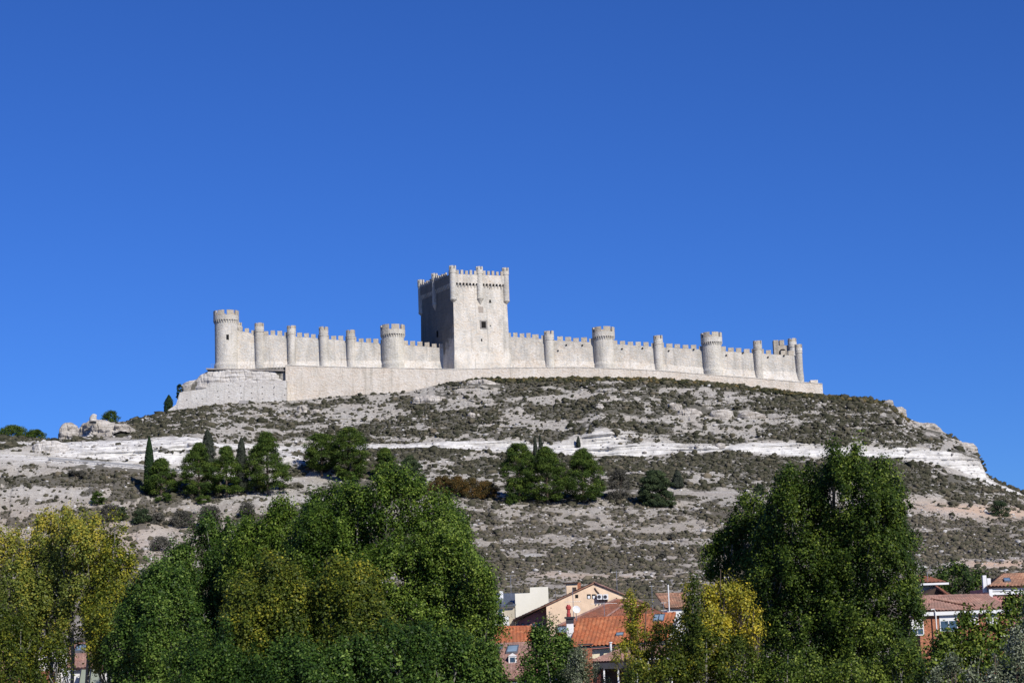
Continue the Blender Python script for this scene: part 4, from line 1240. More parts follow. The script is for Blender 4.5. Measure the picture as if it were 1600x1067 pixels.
def mass_tree(name, label, mat, outline, Y, depth, trunks, group=None, tb=0.0, leaf=0.19, clump=0.72, bot=1090, density=1.0, bark='bark_pale', cat='tree', side=0.0, seed=0, gold=0.0, lumpy=3.9):
    """One broad crown: sprays of leaves over a rounded, lumpy mass whose outline is given as photo points (px, top row) at distance Y;
    depth = metres from front to back; trunks = px of the stems that carry it."""
    x_px = [o[0] for o in outline]
    xs = [P(a, b_, Y).x for a, b_ in outline]; zs = [P(a, b_, Y).z for a, b_ in outline]
    zbot = max(0.8, P(np.mean(x_px), bot, Y).z)
    x0, x1 = xs[0], xs[-1]; W = (x1 - x0) / 2; xc = (x0 + x1) / 2
    foot = P(trunks[len(trunks) // 2], 1000, Y); foot.z = 0
    root = empty(name, foot, label, cat, group)
    Hm = max(zs) - zbot
    area = (x1 - x0) * Hm * 1.9
    n = int(area / (clump * clump * 0.25) * density)
    x = rng.uniform(x0, x1, n)
    zt_ = np.interp(x, xs, zs)
    zt_ = zt_ - 0.35 + 2.6 * (fbm(x / 1.15 + seed, x * 0 + seed, 3.0, 3) - 0.5)
    s_ = rng.random(n) ** 0.85
    z = zbot + (zt_ - zbot) * s_
    xn = (x - xc) / W
    hd = depth / 2 * np.sqrt(np.clip(1 - np.abs(xn) ** 3, 0.03, 1)) * np.sqrt(np.clip(1 - s_ ** 2.6, 0.02, 1))
    lump = fbm(x / 2.6 + seed, z / 3.4, 5.0, 3)
    fr = np.where(rng.random(n) < 0.72, -1.0, 1.0)
    rad_ = np.sqrt(rng.uniform(0.18, 1.0, n))
    y = Y + fr * hd * rad_ * (0.72 + 0.56 * lump) + np.where(fr < 0, -lumpy * (lump - 0.5) - 2.4 * (fbm(x / 1.2 + seed, z / 1.9, 8.0, 2) - 0.5), 0)
    stray = rng.random(n) < 0.05
    zt_s = np.where(stray & (s_ > 0.86), rng.uniform(0.2, 1.3, n), 0.0)
    z = z + zt_s; y = y + np.where(stray, fr * rng.uniform(0.2, 1.0, n), 0)
    # ragged sideways edge
    x = x + np.sign(xn) * np.abs(xn) ** 4 * 1.3 * (fbm(z / 1.3 + seed, z * 0, 9.0, 3) - 0.45) * 2.0
    q_ = seed * 3.3
    keepm = (fbm(x / 1.5 + q_, y / 1.5, z / 1.7, 2) > 0.45) | ((rad_ < 0.70) & (rng.random(n) < 0.95))
    keepm &= ~((lump < 0.40) & (rad_ > 0.75) & (rng.random(n) < 0.85))
    cc = np.stack([x, y, z], 1)[keepm]; xn = xn[keepm]; s_ = s_[keepm]; hdv = hd[keepm]; frv = fr[keepm]
    nc2 = len(cc)
    per = int(clump * clump * 5.2 / (leaf * leaf) * 0.95)
    k = np.repeat(np.arange(nc2), per)
    off = rng.normal(size=(len(k), 3)) * (clump * 0.33); off[:, 2] *= 1.35
    csz = (0.55 + 0.9 * rng.random(nc2))[k]
    Cl = cc[k] + off * csz[:, None]
    outd = np.stack([xn * 0.9, frv * 0.8, 0.25 + 0.8 * s_], 1)[k]
    nn = unit(outd) * 0.75 + unit(off) * 0.6 + rng.normal(size=(len(k), 3)) * 0.55
    g_ = fbm(Cl[:, 0] / 3.0, Cl[:, 1] / 3.0, Cl[:, 2] / 3.4, 2) - 0.5
    xp = 800 + (Cl[:, 0] - P(800, 900, Y).x) / mpp(Y)
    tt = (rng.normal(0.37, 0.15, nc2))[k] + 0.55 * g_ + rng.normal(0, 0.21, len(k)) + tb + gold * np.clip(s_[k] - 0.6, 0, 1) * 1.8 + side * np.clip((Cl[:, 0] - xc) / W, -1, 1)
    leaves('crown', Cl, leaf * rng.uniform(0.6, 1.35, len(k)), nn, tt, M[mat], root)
    tr = MB(); leads = []
    for j, px in enumerate(trunks):
        bx = P(px, 1000, Y).x; ztj = float(np.interp(bx, xs, zs)) * 0.93
        dy = random.uniform(-0.25, 0.25) * depth * 0.5
        pts = [Vector((bx + random.uniform(-.25, .25) * i / 3, Y + dy * min(1, i / 3.0), -0.2 + (ztj + 0.2) * i / 7)) for i in range(8)]
        tr.tube(pts, [0.24 * (1 - 0.93 * i / 7) + 0.015 for i in range(8)], 7); leads.append(pts)
    for j in rng.choice(nc2, min(60, nc2), replace=False):
        e = Vector(cc[j]); ld = min(leads, key=lambda L_: abs(L_[3].x - e.x)); zq = max(1.0, e.z - random.uniform(2.0, 4.5))
        f = min(6.99, max(0, (zq + 0.2) / (ld[-1].z + 0.2) * 7)); q = ld[int(f)].lerp(ld[int(f) + 1], f - int(f))
        tr.tube([q, q.lerp(e, 0.55) + Vector((0, 0, -0.3)), e], [0.07, 0.045, 0.012], 5)
    tr.build('trunk', M[bark], root)
    return root


NL = 0


def bt(*a, **k):
    global NL
    r_, n_ = broad_tree(*a, **k); NL += n_
    return r_


PG = 'poplars along the river in front of the town'
mass_tree('poplar_tree', 'golden topped poplar cut by the left edge of the photo', 'poplar_gold', [(-70, 910), (-40, 860), (-10, 826), (2, 838), (20, 818), (32, 840), (46, 862), (56, 910)], 151, 6, [-25, 10, 35], PG, tb=-0.06, seed=31, gold=0.5, bot=1040, density=0.8)
mass_tree('poplar_tree', 'poplar with a narrow golden top, second from the left edge', 'poplar_gold', [(34, 900), (46, 850), (58, 815), (74, 794), (86, 812), (96, 840), (108, 890)], 153, 6, [60, 78], PG, tb=-0.05, seed=33, gold=0.75, bot=1015, density=0.8)
mass_tree('poplar_tree', 'tall yellow green poplar with several golden tips, left of the lime green one', 'poplar_gold', [(86, 880), (98, 815), (110, 792), (119, 812), (128, 796), (136, 808), (148, 788), (158, 810), (166, 860)], 150, 6, [110, 140], PG, tb=-0.08, seed=35, gold=0.6, bot=1005, density=0.8)
mass_tree('poplar_tree', 'lime green poplar leaning right beside the golden ones', 'poplar_lime', [(148, 930), (160, 870), (172, 830), (184, 812), (192, 832), (206, 855), (218, 890), (224, 930)], 148, 5, [170, 195], PG, tb=0.02, seed=37, gold=0.15, bot=1045)
bt('poplar_tree', 'small leafy poplar in front of the roofs at the lower left', 'tree', 'poplar_lime', [(30, 965, 30, 1090, 0), (85, 1000, 34, 1090, 0), (-5, 935, 26, 1080, 0)], 138, group=PG, tb=-0.22, openness=0.05)
mass_tree('poplar_tree', 'green poplar with pointed top left of the big tree group', 'poplar_dark', [(178, 1000), (188, 950), (205, 905), (222, 880), (243, 862), (262, 876), (290, 905), (310, 960), (320, 1010)], 140, 5.5, [215, 245, 280], PG, tb=0.05, seed=2)
mass_tree('poplar_tree', 'dark green broad poplar behind the left part of the big group', 'poplar_dark', [(258, 900), (268, 862), (285, 840), (305, 822), (330, 812), (365, 812), (395, 815), (425, 840), (440, 900)], 156, 7, [290, 335, 380], PG, tb=-0.02, seed=4)
mass_tree('poplar_tree', 'fresh green poplar left shoulder of the big central tree', 'poplar', [(365, 850), (380, 812), (405, 800), (425, 778), (440, 776), (460, 786), (480, 778), (500, 764), (530, 762), (560, 800), (580, 860)], 151, 7, [410, 450, 500], PG, tb=0.0, seed=6)
mass_tree('poplar_tree', 'biggest green poplar in the centre of the left group', 'poplar', [(448, 900), (462, 830), (485, 792), (515, 766), (545, 750), (575, 740), (605, 732), (640, 742), (668, 752), (695, 772), (718, 800), (735, 835), (748, 880), (758, 940)], 146, 10, [520, 560, 600, 640, 690], PG, tb=0.0, seed=8, side=0.06)
mass_tree('poplar_tree', 'green poplar forming the right flank of the big central tree', 'poplar', [(655, 900), (672, 850), (695, 822), (715, 818), (735, 840), (752, 872), (764, 905), (772, 950), (772, 1010)], 142, 6, [690, 720, 745], PG, tb=0.06, seed=10)
mass_tree('poplar_tree', 'yellow green poplar in front of the left shoulder with a twiggy top', 'poplar_lime', [(338, 1020), (352, 950), (372, 905), (388, 872), (402, 862), (425, 846), (445, 862), (465, 885), (485, 920), (500, 980)], 132, 5.5, [390, 426, 460], PG, tb=-0.10, seed=12, gold=0.3)
mass_tree('poplar_tree', 'yellow tinged poplar in front of the big central tree', 'poplar_lime', [(478, 1020), (490, 950), (508, 905), (525, 872), (541, 858), (560, 870), (585, 900), (605, 945), (622, 1010)], 130, 5.5, [515, 545, 580], PG, tb=-0.15, seed=14, gold=0.35)
mass_tree('poplar_tree', 'low dark leafy tree filling the lower edge under the big central tree', 'poplar_dark', [(270, 1040), (300, 1005), (350, 985), (400, 1010), (450, 990), (500, 1015), (560, 1000), (620, 975), (670, 968), (710, 990), (750, 1000), (775, 1040)], 126, 4.5, [320, 420, 520, 620, 700], PG, tb=-0.05, seed=22, bot=1110)
bt('leafy_tree', 'small dark green tree in front of the tiled roofs', 'tree', 'poplar_dark', [(856, 950, 22, 1080, 0), (838, 985, 24, 1090, 0), (880, 995, 26, 1090, -0.5), (858, 1030, 50, 1110, -1), (902, 1030, 18, 1100, 0)], 128, tb=-0.02, leaf=0.17, clump=0.55, density=1.05)
bt('grey_bush', 'twiggy grey green bush right of the small dark tree', 'bush', 'olive', [(905, 1015, 22, 1090, 0), (930, 1045, 20, 1090, 0)], 124, tb=-0.3, leaf=0.12, clump=0.5, openness=0.08, density=0.8)
mass_tree('plane_tree', 'tallest dark green tree on the right with several pointed tops', 'maple', [(1272, 800), (1284, 735), (1294, 712), (1303, 688), (1312, 716), (1326, 706), (1338, 680), (1350, 710), (1364, 712), (1374, 692), (1390, 712), (1400, 742), (1412, 780), (1421, 825), (1429, 880), (1433, 940), (1431, 1010)], 140, 9, [1310, 1345, 1385, 1410], None, tb=-0.04, seed=17, density=1.15, lumpy=1.6)
mass_tree('plane_tree', 'dark green tree joined to the left side of the tallest right tree', 'maple', [(1182, 850), (1195, 795), (1210, 760), (1222, 742), (1230, 734), (1240, 742), (1252, 728), (1264, 718), (1276, 735), (1292, 760), (1305, 820)], 142, 8, [1215, 1245, 1275], None, tb=-0.05, seed=19, density=1.1, lumpy=1.6)
mass_tree('leafy_tree', 'rounded bright green tree at the left foot of the dark green pair', 'maple', [(1110, 880), (1116, 840), (1130, 824), (1142, 800), (1150, 780), (1165, 771), (1182, 776), (1200, 790), (1215, 830)], 149, 6, [1140, 1170], None, tb=0.03, seed=20, bot=1010)
bt('yellow_tree', 'yellow autumn tree in front of the dark green pair', 'tree', 'yellow', [(1125, 886, 24, 1000, 0), (1090, 900, 22, 1000, 0), (1158, 915, 26, 1000, 0.5), (1110, 950, 40, 1050, -0.5), (1176, 950, 16, 1010, 0), (1070, 960, 24, 1040, 0)], 120, tb=0.06, leaf=0.15, clump=0.5, shape='round', openness=0.08, density=0.85, bark='bark')
bt('leafy_tree', 'green and yellow mixed tree under the yellow autumn tree', 'tree', 'poplar_lime', [(1105, 985, 40, 1110, 0), (1150, 1000, 40, 1110, 0), (1060, 1010, 30, 1110, 0), (1085, 900, 14, 1040, 1, -0.25), (1040, 1040, 40, 1110, -0.5), (995, 1035, 22, 1110, -0.5)], 117, tb=-0.22, leaf=0.16, clump=0.55, density=0.95, openness=0.03)
bt('yellow_tree', 'sparse yellow branches rising in front of the bright orange roof', 'tree', 'yellow', [(1008, 945, 24, 1030, 0), (1042, 975, 26, 1050, 0), (985, 925, 12, 985, 0.5), (980, 1000, 22, 1060, 0), (1020, 1010, 34, 1060, -0.5)], 122, tb=-0.15, leaf=0.13, clump=0.42, shape='round', openness=0.10, density=0.7, bark='bark')
bt('dark_bush', 'low dark green hedge at the lower edge under the right trees', 'bush', 'maple', [(1230, 1020, 60, 1120, 0), (1330, 1035, 60, 1120, 0), (1410, 1010, 40, 1120, 0), (1180, 1040, 40, 1120, 0)], 115, tb=0.08, leaf=0.16, clump=0.55)
bt('leafy_tree', 'green vine leaved tree at the lower right in front of the brick house', 'tree', 'maple', [(1510, 962, 26, 1090, 0), (1480, 985, 30, 1090, 0), (1545, 955, 28, 1090, 0.5), (1580, 935, 26, 1090, 1), (1460, 1010, 30, 1110, 0), (1530, 1010, 60, 1110, -1), (1600, 925, 20, 1090, 1)], 105, tb=0.08, leaf=0.2, clump=0.6)
bt('olive_tree', 'silvery olive tree at the lower right corner', 'tree', 'olive', [(1592, 990, 22, 1110, 0), (1618, 930, 24, 1110, 0.5), (1556, 1020, 22, 1120, 0)], 88, tb=-0.02, leaf=0.13, clump=0.5, bark='bark', openness=0.02)
bt('olive_bush', 'low silvery olive bush left of the corner olive tree', 'bush', 'olive', [(1488, 1026, 16, 1110, 0), (1465, 1048, 16, 1110, 0), (1515, 1046, 16, 1110, 0)], 86, tb=-0.05, leaf=0.13, clump=0.45, bark='bark', openness=0.02)
bt('broad_tree', 'dark round tree behind the brick house on the right', 'tree', 'pine', [(1490, 885, 34, 925, 0), (1520, 892, 26, 925, 2), (1460, 905, 22, 935, 1)], 330, shape='round', leaf=0.5, clump=1.3, tb=-0.15)


# ---- hillside pines and cypresses
def pads(C, R_, nper, leaf, up=0.5):
    """flattened needle clumps"""
    n = len(C)
    k = np.repeat(np.arange(n), nper)
    d = unit(rng.normal(size=(len(k), 3)))
    rr = rng.random(len(k)) ** 0.4
    sc = np.stack([R_[k], R_[k], R_[k] * 0.62], 1)
    off = d * rr[:, None] * sc
    nn = d * 0.8 + rng.normal(size=(len(k), 3)) * 0.5 + np.array([0, 0, up])
    return C[k] + off, nn, k


def pine(px, top, base, hw, label, mat='pine', flat=False, trunk_row=None, Yp=None, name='pine_tree', cat='tree', group='pines and cypresses on the hillside', lean=0.0):
    b_ = hill_pt(px, base) if Yp is None else P(px, base, Yp)
    Y = b_.y
    zt_ = P(px, top, Y).z; H = zt_ - b_.z; r0 = hw * mpp(Y)
    root = empty(name, b_, label, cat, group)
    lo = 0.08 if trunk_row is None else (P(px, trunk_row, Y).z - b_.z) / H
    n = int(40 + r0 * H * 2.0)
    u = lo + (1 - lo) * rng.random(n) ** 0.9
    v = (u - lo) / (1 - lo)
    if flat: prof = np.sqrt(np.clip(1 - (2 * v - 1) ** 2, 0, 1)) * 0.9 + 0.1
    else: prof = np.clip(0.8 + v, 0, 1) * np.clip(1.08 - v ** 2.2, 0.12, 1)
    th = rng.random(n) * 2 * math.pi
    rr = r0 * prof * (0.78 + 0.45 * vnoise(th * 1.5, v * 6, px)) * np.sqrt(rng.uniform(0.2, 1, n)) * 1.0
    cc = np.stack([b_.x + lean * u * H + rr * np.cos(th), Y + rr * np.sin(th), b_.z + u * H * 0.97], 1)
    R_ = np.clip(r0 * 0.26 * rng.uniform(0.7, 1.3, n), 0.5, 1.5)
    C, nn, k = pads(cc, R_, 150, 0.3)
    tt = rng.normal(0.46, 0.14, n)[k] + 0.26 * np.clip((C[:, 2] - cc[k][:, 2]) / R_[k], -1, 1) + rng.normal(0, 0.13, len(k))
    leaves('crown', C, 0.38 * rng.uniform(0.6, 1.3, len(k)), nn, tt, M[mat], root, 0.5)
    tr = MB()
    rt = 0.05 + r0 * 0.045
    tr.tube([(b_.x, Y, b_.z - 1.2), (b_.x + lean * H * .4, Y, b_.z + H * 0.4), (b_.x + lean * H * .85, Y, b_.z + H * 0.88)], [rt * 1.4, rt, 0.05], 7)
    for j in rng.choice(n, min(16, n), replace=False):
        e = Vector(cc[j]); zq = max(b_.z + 0.3, e.z - 1.2)
        tr.tube([(b_.x + lean * (zq - b_.z), Y, zq), e], [rt * 0.4, 0.03], 5)
    tr.build('trunk', M['bark'], root)
    return root


def cypress(px, top, base, hw, label, mat='cypress', ragged=0.15, name='cypress_tree', group='pines and cypresses on the hillside', Yp=None):
    b_ = hill_pt(px, base) if Yp is None else P(px, base, Yp)
    Y = b_.y
    zt_ = P(px, top, Y).z; H = zt_ - b_.z; r0 = hw * mpp(Y)
    root = empty(name, b_, label, 'tree', group)
    n = int(H * r0 * 420 + 1500)
    u = rng.random(n) ** 1.0; th = rng.random(n) * 2 * math.pi
    prof = np.clip(np.minimum((u + 0.04) * 9, 1), 0, 1) * np.clip(1 - u ** 2.2, 0, 1) ** 0.75
    lump = 1 - ragged + 2 * ragged * vnoise(th * 2.2, u * H / 1.1, px)
    rr = r0 * prof * lump * np.sqrt(rng.uniform(0.45, 1.0, n))
    C = np.stack([b_.x + rr * np.cos(th), Y + rr * np.sin(th), b_.z + 0.3 + u * (H - 0.3)], 1)
    nn = np.stack([np.cos(th), np.sin(th), 0.3 + 0 * th], 1) + rng.normal(size=(n, 3)) * 0.5
    leaves('crown', C, 0.36 * rng.uniform(0.6, 1.3, n), nn, rng.normal(0.42, 0.2, n), M[mat], root, 0.45)
    tr = MB(); tr.tube([(b_.x, Y, b_.z - 1.2), (b_.x, Y, b_.z + H * 0.9)], [0.16, 0.03], 6); tr.build('trunk', M['bark'], root)
    return root


def shrub(px, top, base, hw, label, mat, name='shrub', group='larger shrubs on the hillside', Yp=None, leafsz=0.34, cat='shrub', dens_=1.0):
    b_ = hill_pt(px, base) if Yp is None else P(px, base, Yp)
    Y = b_.y
    zt_ = P(px, top, Y).z; H = max(0.8, zt_ - b_.z); r0 = hw * mpp(Y)
    root = empty(name, b_, label, cat, group)
    n = int((10 + r0 * H * 2.8))
    u = rng.random(n); th = rng.random(n) * 2 * math.pi
    prof = np.sqrt(np.clip(1 - (1.15 * u - 0.2) ** 2, 0.02, 1))
    rr = r0 * 0.85 * prof * np.sqrt(rng.uniform(0.2, 1, n)) * (0.8 + 0.4 * rng.random(n))
    cc = np.stack([b_.x + rr * np.cos(th), Y + rr * np.sin(th) * min(1.0, 3.0 / max(r0, 1)), b_.z + 0.1 + u * H * 0.85], 1)
    R_ = np.clip(min(r0, H) * 0.38 * rng.uniform(0.7, 1.3, n), 0.3, 1.1)
    C, nn, k = pads(cc, R_, int(110 * dens_), leafsz)
    tt = rng.normal(0.42, 0.14, n)[k] + rng.normal(0, 0.16, len(k))
    leaves('foliage', C, leafsz * rng.uniform(0.6, 1.3, len(k)), nn, tt, M[mat], root, 0.5)
    tr = MB()
    for j in range(5):
        e = Vector(cc[rng.integers(n)]); tr.tube([(b_.x, Y, b_.z - 0.8), e], [0.09, 0.03], 5)
    tr.build('stem', M['bark'], root)
    return root


cypress(233.5, 681, 772, 9.5, 'narrow dark flame shaped cypress at the left of the pine row', ragged=0.1)
pine(252, 716, 774, 27, 'low rounded pine at the foot of the narrow dark cypress')
cypress(325, 671, 740, 13, 'dark spiky conifer peeking out behind the pines, left of the grey cypress', 'cypress_grey', 0.45, name='conifer')
pine(311, 692, 776, 29, 'broad green pine in the middle of the left pine row')
pine(354, 697, 776, 26, 'rounded pine between the broad pine and the grey cypress')
cypress(378, 683, 768, 12, 'grey green cypress standing between two pines', 'cypress_grey', 0.25)
pine(419, 674, 771, 33, 'conical pine at the right end of the left pine row', lean=-0.02)
pine(503, 677, 744, 29, 'flat topped pine with bare trunk, left one of the pair above the big poplars', flat=True, trunk_row=732)
pine(548, 667, 752, 28, 'taller pine, right one of the pair above the big poplars', flat=True, trunk_row=750)
pine(602, 699, 752, 20, 'small pine just above the big poplars, left of the greyish one')
pine(641, 711, 768, 24, 'greyish green pine just right above the big poplars', 'pine_grey')
pine(812, 692, 787, 27, 'pine at the left of the middle clump right of the rusty shrubs', flat=True)
pine(856, 697, 787, 33, 'biggest pine of the middle clump')
cypress(838, 681, 740, 4.5, 'thin spindly conifer sticking up from the middle clump, left one', 'cypress_grey', 0.5, name='conifer')
cypress(846, 679, 740, 5.5, 'thin spindly conifer sticking up from the middle clump, right one', 'cypress_grey', 0.5, name='conifer')
pine(912, 701, 786, 34, 'separate pine at the right end of the middle clump')
cypress(904, 681, 700, 3.5, 'tiny lone sapling on the white cliff band', 'cypress_grey', 0.5, name='sapling')
shrub(968, 727, 780, 21, 'olive grey rounded shrub right of the separate pine', 'greyshrub', name='tree_shrub')
shrub(1025, 728, 792, 30, 'large dark grey green round juniper in the middle of the slope', 'pine_grey', name='juniper_shrub', dens_=3.5)
cypress(1059, 733, 764, 9, 'small bluish cypress right of the round juniper', 'cypress_grey', 0.35)
shrub(1186, 756, 773, 12, 'low green juniper beside the path on the right', 'pine_grey', name='juniper_shrub')
shrub(1563, 780, 806, 16, 'dark green juniper on the tan bank near the right edge', 'pine_grey', name='juniper_shrub')
for px, top, base, hw, mt, lab in [(153, 766, 788, 12, 'pine', 'dark round bush on the white sand at the left'), (172, 785, 812, 20, 'greyshrub', 'grey green bush below the dark round bush'), (190, 790, 812, 10, 'pine_grey', 'green tuft at the right of the grey green bush'),
                              (222, 792, 816, 18, 'pine_grey', 'dull green bush above the lime poplar'), (248, 800, 818, 12, 'greyshrub', 'greyish bush right of the dull green bush'), (285, 797, 822, 22, 'greyshrub', 'grey leafless bush on the lower left slope'), (328, 786, 824, 20, 'greyshrub', 'large grey green bush above the dark poplar'),
                              (255, 770, 783, 14, 'pine', 'low green bush below the rounded pine'), (318, 772, 786, 12, 'pine', 'low bright green bush below the broad pine'), (250, 838, 858, 18, 'greyshrub', 'dark scrubby bush on the sandy patch above the green poplar'), (385, 782, 808, 14, 'greyshrub', 'thin grey bush below the grey cypress'),
                              (1050, 832, 845, 8, 'greyshrub', 'small dark bush on the terraced slope left of the right trees'), (1035, 860, 872, 8, 'greyshrub', 'small olive bush low on the terraced slope'), (800, 772, 790, 12, 'pine', 'dark undergrowth at the foot of the middle pine clump'), (120, 735, 745, 22, 'greyshrub', 'dark scrub on the bank under the guard rail')]:
    shrub(px, top, base, hw, lab, mt)
for i, (px, top, base, hw) in enumerate([(690, 742, 766, 22), (712, 742, 772, 22), (735, 745, 778, 24), (760, 749, 779, 20)]):
    shrub(px, top, base, hw, ['leftmost rusty orange shrub right of the poplars', 'second rusty orange shrub from the left', 'third rusty orange shrub from the left', 'rightmost rusty orange shrub beside the middle pines'][i], 'rust', name='rusty_shrub', group='row of rusty orange shrubs', leafsz=0.3, dens_=1.4)
# skyline trees
shrub(173.5, 639, 660, 14, 'dark round tree on the skyline behind the layered outcrop', 'pine', name='skyline_tree', Yp=664, cat='tree', group='trees on the left skyline')
cypress(264, 617, 645, 8, 'small dark fir on the skyline left of the holed wall', 'cypress', 0.4, name='fir_tree', Yp=664, group='trees on the left skyline')
shrub(281, 597, 625, 6, 'dark ivy like shrub against the left edge of the broken masonry', 'cypress', name='skyline_shrub', Yp=668, group='trees on the left skyline')
pine(18, 665, 712, 26, 'dark pine cut by the left edge on the skyline', Yp=690, flat=True, group='trees on the left skyline')
pine(-14, 668, 712, 22, 'dark pine behind the one cut by the left edge', Yp=694, flat=True, group='trees on the left skyline')
pine(55, 671, 706, 17, 'smaller rounded pine on the left skyline beside the rock dome', Yp=690, flat=True, group='trees on the left skyline')

# ------------------------------------------------------------------ houses
M['render_salmon'] = plain('salmon_render', (0.76, 0.57, 0.39), 0.13, 1.1)
M['render_cream'] = plain('cream_render', (0.78, 0.69, 0.48), 0.13, 1.1)
M['render_white'] = plain('white_render', (0.74, 0.73, 0.70), 0.13, 1.1)
M['render_beige'] = plain('beige_render', (0.50, 0.44, 0.33), 0.13, 1.1)
M['render_pink'] = plain('pink_render', (0.50, 0.23, 0.20), 0.13, 1.1)
M['brick'] = stone_mat('red_brick', (0.42, 0.17, 0.10), (0.50, 0.22, 0.13), (0.34, 0.15, 0.10), 0.3, 0.08, 0.4)
M['wood'] = plain('dark_timber', (0.075, 0.05, 0.038), 0.3, 2.0)
M['zinc'] = plain('zinc_sheet', (0.20, 0.225, 0.25), 0.12, 1.2, 0.4, 0.5, 0, 0.5)
M['glass'] = plain('window_glass', (0.05, 0.09, 0.14), 0.3, 0.6, 0.06, 0.8)
M['skyglass'] = plain('skylight_glass', (0.22, 0.30, 0.36), 0.25, 0.6, 0.08, 0.8)
M['white'] = plain('white_paint', (0.78, 0.78, 0.76), 0.05)
M['redpot'] = plain('red_glazed_clay', (0.42, 0.06, 0.05), 0.15, 3, 0.4, 0.5)
M['plastic'] = plain('white_plastic', (0.74, 0.74, 0.72), 0.05, 1, 0.4, 0.5)
M['dark'] = plain('dark_metal', (0.035, 0.035, 0.04), 0.2, 2, 0.5, 0.4)
M['antenna'] = plain('aluminium', (0.42, 0.42, 0.42), 0.1, 2, 0.4, 0.5, 0, 0.7)
M['greenglass'] = plain('milky_green_panel', (0.33, 0.36, 0.26), 0.12, 0.7, 0.4, 0.4)


def tile_mat(name, a, b_, c_, dirt):
    m, t, bb = new_mat(name, 0.85, 0.15)
    pos = geo_pos(t)
    v = N(t, 'ShaderNodeTexVoronoi'); v.inputs['Scale'].default_value = 2.6; t.links.new(pos, v.inputs['Vector'])
    sepc = N(t, 'ShaderNodeSeparateColor'); t.links.new(v.outputs['Color'], sepc.inputs[0])
    n = noise_n(t, 0.7, 6, 0.7, pos)
    col_ = ramp_n(t, sepc.outputs[0], [(0.0, a), (0.5, b_), (1.0, c_)])
    col_ = mix_n(t, ramp_n(t, n, [(0.40, (0, 0, 0)), (0.64, (0.9, 0.9, 0.9))]), col_, dirt)
    t.links.new(col_, bb.inputs['Base Color'])
    return m


M['tile_orange'] = tile_mat('orange_roof_tile', (0.33, 0.10, 0.045), (0.42, 0.135, 0.06), (0.50, 0.20, 0.095), (0.25, 0.10, 0.055))
M['tile_red'] = tile_mat('weathered_red_tile', (0.20, 0.075, 0.05), (0.27, 0.10, 0.06), (0.32, 0.14, 0.09), (0.14, 0.075, 0.055))
M['tile_pink'] = tile_mat('faded_pinkish_tile', (0.27, 0.145, 0.115), (0.34, 0.19, 0.15), (0.40, 0.25, 0.20), (0.20, 0.13, 0.11))
M['tile_brown'] = tile_mat('brown_mixed_tile', (0.24, 0.12, 0.08), (0.33, 0.17, 0.11), (0.42, 0.25, 0.16), (0.17, 0.11, 0.08))


def bil(q, u, v):
    return q[0] * (1 - u) * (1 - v) + q[1] * u * (1 - v) + q[2] * u * v + q[3] * (1 - u) * v


def tiled(name, quad, mat, parent, pitch=0.42, amp=0.09, ridge=True, label=None, course=0.45):
    """roof slope: quad = ridge-left, ridge-right, eave-right, eave-left. Rounded tile rows run down the slope, courses overlap."""
    q = [np.array(list(p), float) for p in quad]
    nrm = np.cross(q[3] - q[0], q[1] - q[0]); nrm /= np.linalg.norm(nrm)
    if nrm[2] < 0: nrm = -nrm
    wd = max(np.linalg.norm(q[1] - q[0]), np.linalg.norm(q[2] - q[3])); sl = max(np.linalg.norm(q[3] - q[0]), np.linalg.norm(q[2] - q[1]))
    nt_ = max(2, int(wd / pitch)); nu = nt_ * 6 + 1
    ncs = max(2, int(sl / course))
    us = np.linspace(0, 1, nu)
    wave = np.abs(np.sin(us * nt_ * math.pi)) ** 0.8
    tile_j = rng.normal(0, 0.010, (ncs, nt_ + 1))
    V = []
    vv = []
    for c_ in range(ncs):
        vv += [(c_ / ncs, 0.0, c_), ((c_ + 0.999) / ncs, 0.045, c_)]
    for (v, lift, c_) in vv:
        for i, u in enumerate(us):
            h = amp * wave[i] + lift + tile_j[c_, min(nt_, int(u * nt_))]
            sag = -0.05 * math.sin(math.pi * u) * math.sin(math.pi * v)
            V.append(bil(q, u, v) + nrm * (h + sag))
    V = np.array(V); R_ = len(vv)
    ids = np.arange(R_ * nu).reshape(R_, nu)
    Fq = np.stack([ids[:-1, :-1], ids[1:, :-1], ids[1:, 1:], ids[:-1, 1:]], -1).reshape(-1, 4)
    # underside and rim
    b0 = len(V)
    low = [bil(q, *uv) - nrm * 0.16 for uv in ((0, 0), (1, 0), (1, 1), (0, 1))]
    hi = [bil(q, *uv) + nrm * 0.01 for uv in ((0, 0), (1, 0), (1, 1), (0, 1))]
    V = np.concatenate([V, np.array(low + hi)])
    ex = [(b0, b0 + 3, b0 + 2, b0 + 1)] + [(b0 + i, b0 + (i + 1) % 4, b0 + 4 + (i + 1) % 4, b0 + 4 + i) for i in range(4)]
    Fq = np.concatenate([Fq, np.array(ex)])
    o = np_mesh(name, V, Fq, mat, parent=parent)
    if label: o['label'] = label
    if ridge:
        rm = MB(); a = Vector(q[0]) + Vector(nrm) * 0.03; b_ = Vector(q[1]) + Vector(nrm) * 0.03
        k = max(2, int((b_ - a).length / 0.42))
        pts = [a.lerp(b_, i / (k * 2)) for i in range(k * 2 + 1)]
        rm.tube(pts, [0.15 if i % 2 else 0.125 for i in range(len(pts))], 8)
        rm.build('ridge_tiles', mat, o)
    return o


def body(parent, foot, z1, mat, z0=-0.4, name='wall'):
    s = MB(); s.prism(foot, z0, z1); return s.build(name, mat, parent)


